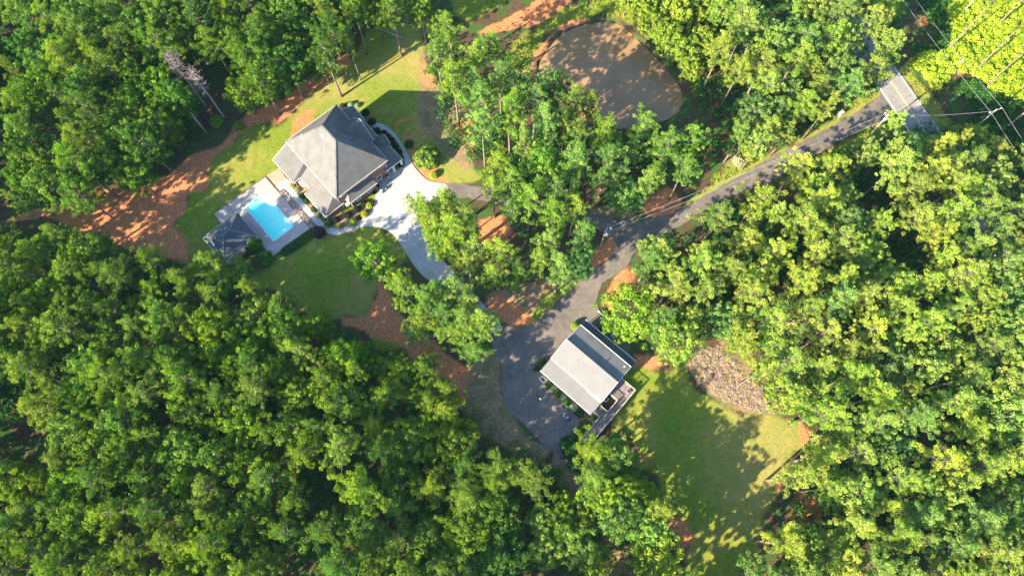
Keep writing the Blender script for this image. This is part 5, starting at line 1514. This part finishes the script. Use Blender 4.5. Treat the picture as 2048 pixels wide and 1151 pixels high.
# large motorcycle
p = at(1133, 833.4)
mc_ = thing('motorcycle', 'large dark blue motorcycle parked on the asphalt by the shrub row', 'motorcycle', (p.x, p.y, .03), math.radians(128))
for x in (-.78, .82):
    w_ = MB().torus((x, 0, .33), .26, .085, 'Y', 20, 8).build('wheel', M['black'], mc_, True)
    MB().tube([(x, -.08, .33), (x, .08, .33)], .13, 10).build('rim', M['metal'], w_)
MB().box((.1, 0, .45), (.6, .42, .36)).tube([(.1, -.3, .42), (.1, .3, .42)], .14, 10).build('engine', M['metal'], mc_)
MB().tube([(-.5, 0, .5), (-.1, 0, .62), (.35, 0, .8), (.6, 0, .9)], [.10, .13, .12, .06], 8).build('frame', M['black'], mc_)
MB().lathe([(.05, 0), (.2, .06), (.24, .16), (.16, .28), (.04, .3)], (.28, 0, .72), 12, 1.5, 1).build('fuel_tank', M['bluepaint'], mc_, True)
MB().lathe([(.20, 0), (.27, .05), (.25, .12), (.1, .16)], (-.2, 0, .74), 12, 1.2, .9).build('seat', M['metal'], mc_, True)
MB().box((-.66, 0, .82), (.42, .3, .10)).build('rear_seat', M['black'], mc_)
for y in (-.36, .36): MB().box((-.68, y, .55), (.5, .2, .34)).build('pannier', M['bluepaint'], mc_)
for y in (-.12, .12): MB().tube([(.6, y, .95), (.82, y, .33)], .035, 6).build('fork', M['metal'], mc_)
MB().tube([(.25, -.48, 1.05), (.48, -.28, 1.08), (.56, 0, 1.0), (.48, .28, 1.08), (.25, .48, 1.05)], .03, 6).build('handlebar', M['metal'], mc_)
MB().lathe([(.05, 0), (.13, .03), (.13, .16), (.05, .2)], (.72, 0, .86), 10).build('headlight', M['white'], mc_, True)
MB().box((.84, 0, .68), (.5, .2, .04)).box((-.85, 0, .68), (.55, .26, .05)).build('mudguards', M['bluepaint'], mc_)
MB().tube([(.0, -.26, .3), (-.9, -.34, .32)], .05, 8).build('exhaust', M['metal'], mc_)

# bins at the lower end of the asphalt
def bin_(px, py, mat, lab, s, rz):
    p = at(px, py)
    t = thing('waste_bin', lab, 'bin', (p.x, p.y, 0), rz); t.scale = (s,) * 3
    mb = MB(); v = []
    for z_, w_ in ((.12, .24), (.95, .33)):
        for a, b in ((-1, -1), (1, -1), (1, 1), (-1, 1)): v.append((a * w_, b * w_ * 1.1, z_))
    mb.v = v; mb.f = [(3, 2, 1, 0), (4, 5, 6, 7), (0, 1, 5, 4), (1, 2, 6, 5), (2, 3, 7, 6), (3, 0, 4, 7)]
    mb.build('body', mat, t)
    MB().lathe([(.46, 0), (.48, .05), (.36, .12), (.1, .15)], (0, 0, .95), 16).build('lid', mat, t, True)
    for y in (-.27, .27): MB().tube([(-.28, y - .03, .13), (-.28, y + .03, .13)], .12, 10).build('wheel', M['black'], t)
    MB().tube([(-.42, -.25, .92), (-.42, .25, .92)], .03, 6).build('handle', mat, t)
bin_(1123.5, 911.5, M['binplastic'], 'dark green wheeled bin at the end of the asphalt', 1.05, .5)
bin_(1132.8, 920.8, M['yellowplastic'], 'small yellow bin just behind the dark green one', .62, .9)

# cooling unit, round pot, chair, box by the road, log, curb
def ac_unit(px, py, lab, z=0, s=1.0, rz=.8):
    p = at(px, py, z)
    t = thing('air_conditioner', lab, 'cooling unit', (p.x, p.y, z), rz); t.scale = (s,) * 3
    MB().box((0, 0, .4), (.8, .8, .8)).build('casing', M['whitepole'], t)
    MB().lathe([(.30, 0), (.31, .02), (.06, .03)], (0, 0, .805), 16).build('fan_grille', M['black'], t)
    mb = MB()
    for k in range(7): mb.box((.405, -.33 + k * .11, .4), (.02, .03, .65))
    mb.build('vents', M['metal'], t)
ac_unit(1226.5, 671.5, 'grey boxy cooling unit on the patio behind the lower house')
ac_unit(1211.5, 799, 'pale boxy cooling unit in the dark well beside the timber deck', 0, .95)
o = MB().lathe([(.25, 0), (.42, .2), (.5, .5), (.46, .55), (.40, .5), (.35, .3)], (0, 0, 0), 16).build('round_planter', M['whitepole'], None, True)
o.location = at(1228.5, 657); tag(o, 'round pale planter half under the bright tree behind the lower house', 'planter')
ch = thing('patio_chair', 'small purplish chair at the outer corner of the timber deck', 'chair', frame_pt(SO, 48.5, 8.9, 1.5, .95), .6)
cm_ = simple_mat('purple_fabric', (.13, .10, .22), (.2, .16, .3), 2)
MB().box((0, 0, .42), (.55, .55, .06)).build('seat', cm_, ch); MB().box((-.27, 0, .75), (.05, .55, .6)).build('backrest', cm_, ch)
for a in (-.24, .24):
    for b in (-.24, .24): MB().box((a, b, .2), (.04, .04, .4)).build('leg', M['metal'], ch)
    MB().box((0, a * 1.15, .62), (.5, .05, .04)).build('armrest', M['metal'], ch)
p = at(1679, 231)
t = thing('mailbox', 'pale stone mailbox pillar on the grass verge beside the drive', 'mailbox', (p.x, p.y, 0), .6)
MB().box((0, 0, .65), (.75, .6, 1.3)).box((0, 0, 1.34), (.9, .75, .09)).build('pillar', M['pinkstone'], t)
MB().box((.3, 0, 1.05), (.25, .26, .22)).tube([(.40, 0, 1.16), (.45, 0, 1.16)], .13, 8).build('letter_box', M['metal'], t)
a_, b_ = at(762, 61), at(805, 77)
t = thing('fallen_log', 'pale fallen log lying on the grass at the top of the lawn', 'log', ((a_ + b_) / 2), math.atan2(b_.y - a_.y, b_.x - a_.x))
L = (b_ - a_).length / 2
MB().tube([(-L, 0, .2), (-L * .3, .06, .22), (L * .4, -.05, .22), (L, 0, .2)], [.10, .15, .19, .21], 9).build('bole', M['deadbark'], t, True)
MB().tube([(-L * .5, .05, .25), (-L * .62, .5, .5)], [.05, .02], 5).tube([(L * .2, 0, .3), (L * .1, -.5, .45)], [.05, .02], 5).build('branch_stubs', M['deadtwig'], t)
c0, c1 = at(1196, 621.5), at(1216, 638)
o = MB().bar((c0.x, c0.y, .1), (c1.x, c1.y, .1), .16, .2).build('kerb', M['white'], None); tag(o, 'short white kerb across the corner of the paving behind the lower house', 'kerb')

# ------------------------------------------------------------------ power poles and lines
def pole(px, py, Ht, label, arm=None, armrot=0, transformer=False, lamp=False):
    p = at(px, py)
    t = thing('utility_pole', label, 'utility pole', (p.x, p.y, 0), armrot)
    MB().tube([(0, 0, -.5), (0, 0, Ht * .5), (0, 0, Ht)], [.16, .13, .10], 10).build('pole', M['deadbark'], t, True)
    MB().tube([(0, 0, Ht), (0, 0, Ht + .25)], [.05, .07], 8).build('insulator', M['white'], t)
    if arm:
        MB().box((0, 0, Ht - .3), (.12, arm, .14)).tube([(0, arm * .3, Ht - .3), (0, 0, Ht - 1.0)], .03, 5).tube([(0, -arm * .3, Ht - .3), (0, 0, Ht - 1.0)], .03, 5).build('crossarm', M['deadbark'], t)
        for y in (-arm / 2 + .1, arm / 2 - .1): MB().lathe([(.05, 0), (.09, .08), (.05, .2), (.08, .26)], (0, y, Ht - .22), 8).build('insulator', M['white'], t)
    if transformer:
        MB().lathe([(.22, 0), (.27, .05), (.27, .8), (.22, .88), (.08, .95)], (.42, 0, Ht - 2.4), 14).build('transformer', M['whitepole'], t, True)
        MB().box((.2, 0, Ht - 2.0), (.2, .1, .5)).build('bracket', M['metal'], t)
    if lamp:
        MB().tube([(0, 0, Ht - .9), (.25, .5, Ht - .6), (.45, 1.0, Ht - .55)], .035, 6).build('lamp_arm', M['metal'], t)
        MB().lathe([(.06, 0), (.2, .06), (.16, .16), (.05, .2)], (.47, 1.05, Ht - .68), 10, 1.5, 1).build('lamp_head', M['white'], t, True)
    return Vector((p.x, p.y, Ht + .2))
T1 = pole(1200, 497, 10.0, 'utility pole with a round grey transformer where the drive forks', 1.0, -.6, True, True)
T2 = pole(1727, 283, 10.5, 'utility pole at the drive mouth beside the county road', 1.6, .6, True, False)
p3 = at(1992, 220, 11.0)
g3 = proj(p3.x, p3.y, 0)
T3 = pole(g3[0], g3[1], 11.0, 'utility pole with a crossarm in the dark scrub near the right edge', 3.0, math.atan2(rdir.y, rdir.x))
def wire(a, b, label, sag=.6, r=.028, grp='wires between the utility poles'):
    a, b = Vector(a), Vector(b)
    pts = []
    for i in range(17):
        t_ = i / 16; p = a.lerp(b, t_); p.z -= sag * 4 * t_ * (1 - t_); pts.append(p)
    o = MB().tube(pts, r, 5).build('power_line', M['wire'], None)
    tag(o, label, 'wire')
wire(T1 + Vector((0, .3, -.2)), T2 + Vector((0, .6, -.3)), 'upper wire strung along the drive between the two transformer poles', 1.0, .022)
wire(T1 + Vector((0, -.2, -1.2)), T2 + Vector((0, -.3, -1.4)), 'lower wire strung along the drive between the two transformer poles', 1.3, .022)
wire(T2, T3 + Vector((0, 0, -.5)), 'wire crossing the county road from the drive mouth to the right edge pole', .9, .015)
sdn = rn
for k, off, zz, r_ in (('upper', 1.35, 0, .013), ('lower', -1.35, 0, .013)):
    b0 = T3 + sdn * off + Vector((0, 0, zz - .1))
    wire(b0, b0 - rdir * 62, k + ' power line running up the clearing from the right edge pole', 1.2, r_)
    wire(b0, b0 + rdir * 50, k + ' power line running down to the right edge from its pole', 1.2, r_)

# ------------------------------------------------------------------ a little summer haze between the camera and the ground
hz = MB().box((0, 0, 68), (24000, 24000, 144)).build('haze', bpy.data.materials.new('haze'), None)
tag(hz, kind='stuff')
hm = hz.data.materials[0]; hm.use_nodes = True
hm.node_tree.nodes.clear()
ho_ = hm.node_tree.nodes.new('ShaderNodeOutputMaterial'); hv = hm.node_tree.nodes.new('ShaderNodeVolumePrincipled')
hv.inputs['Color'].default_value = (0.45, 0.80, 1.0, 1)
hv.inputs['Density'].default_value = 0.00004
hv.inputs['Anisotropy'].default_value = 0.0
hm.node_tree.links.new(hv.outputs[0], ho_.inputs['Volume'])
sc.cycles.volume_bounces = 0
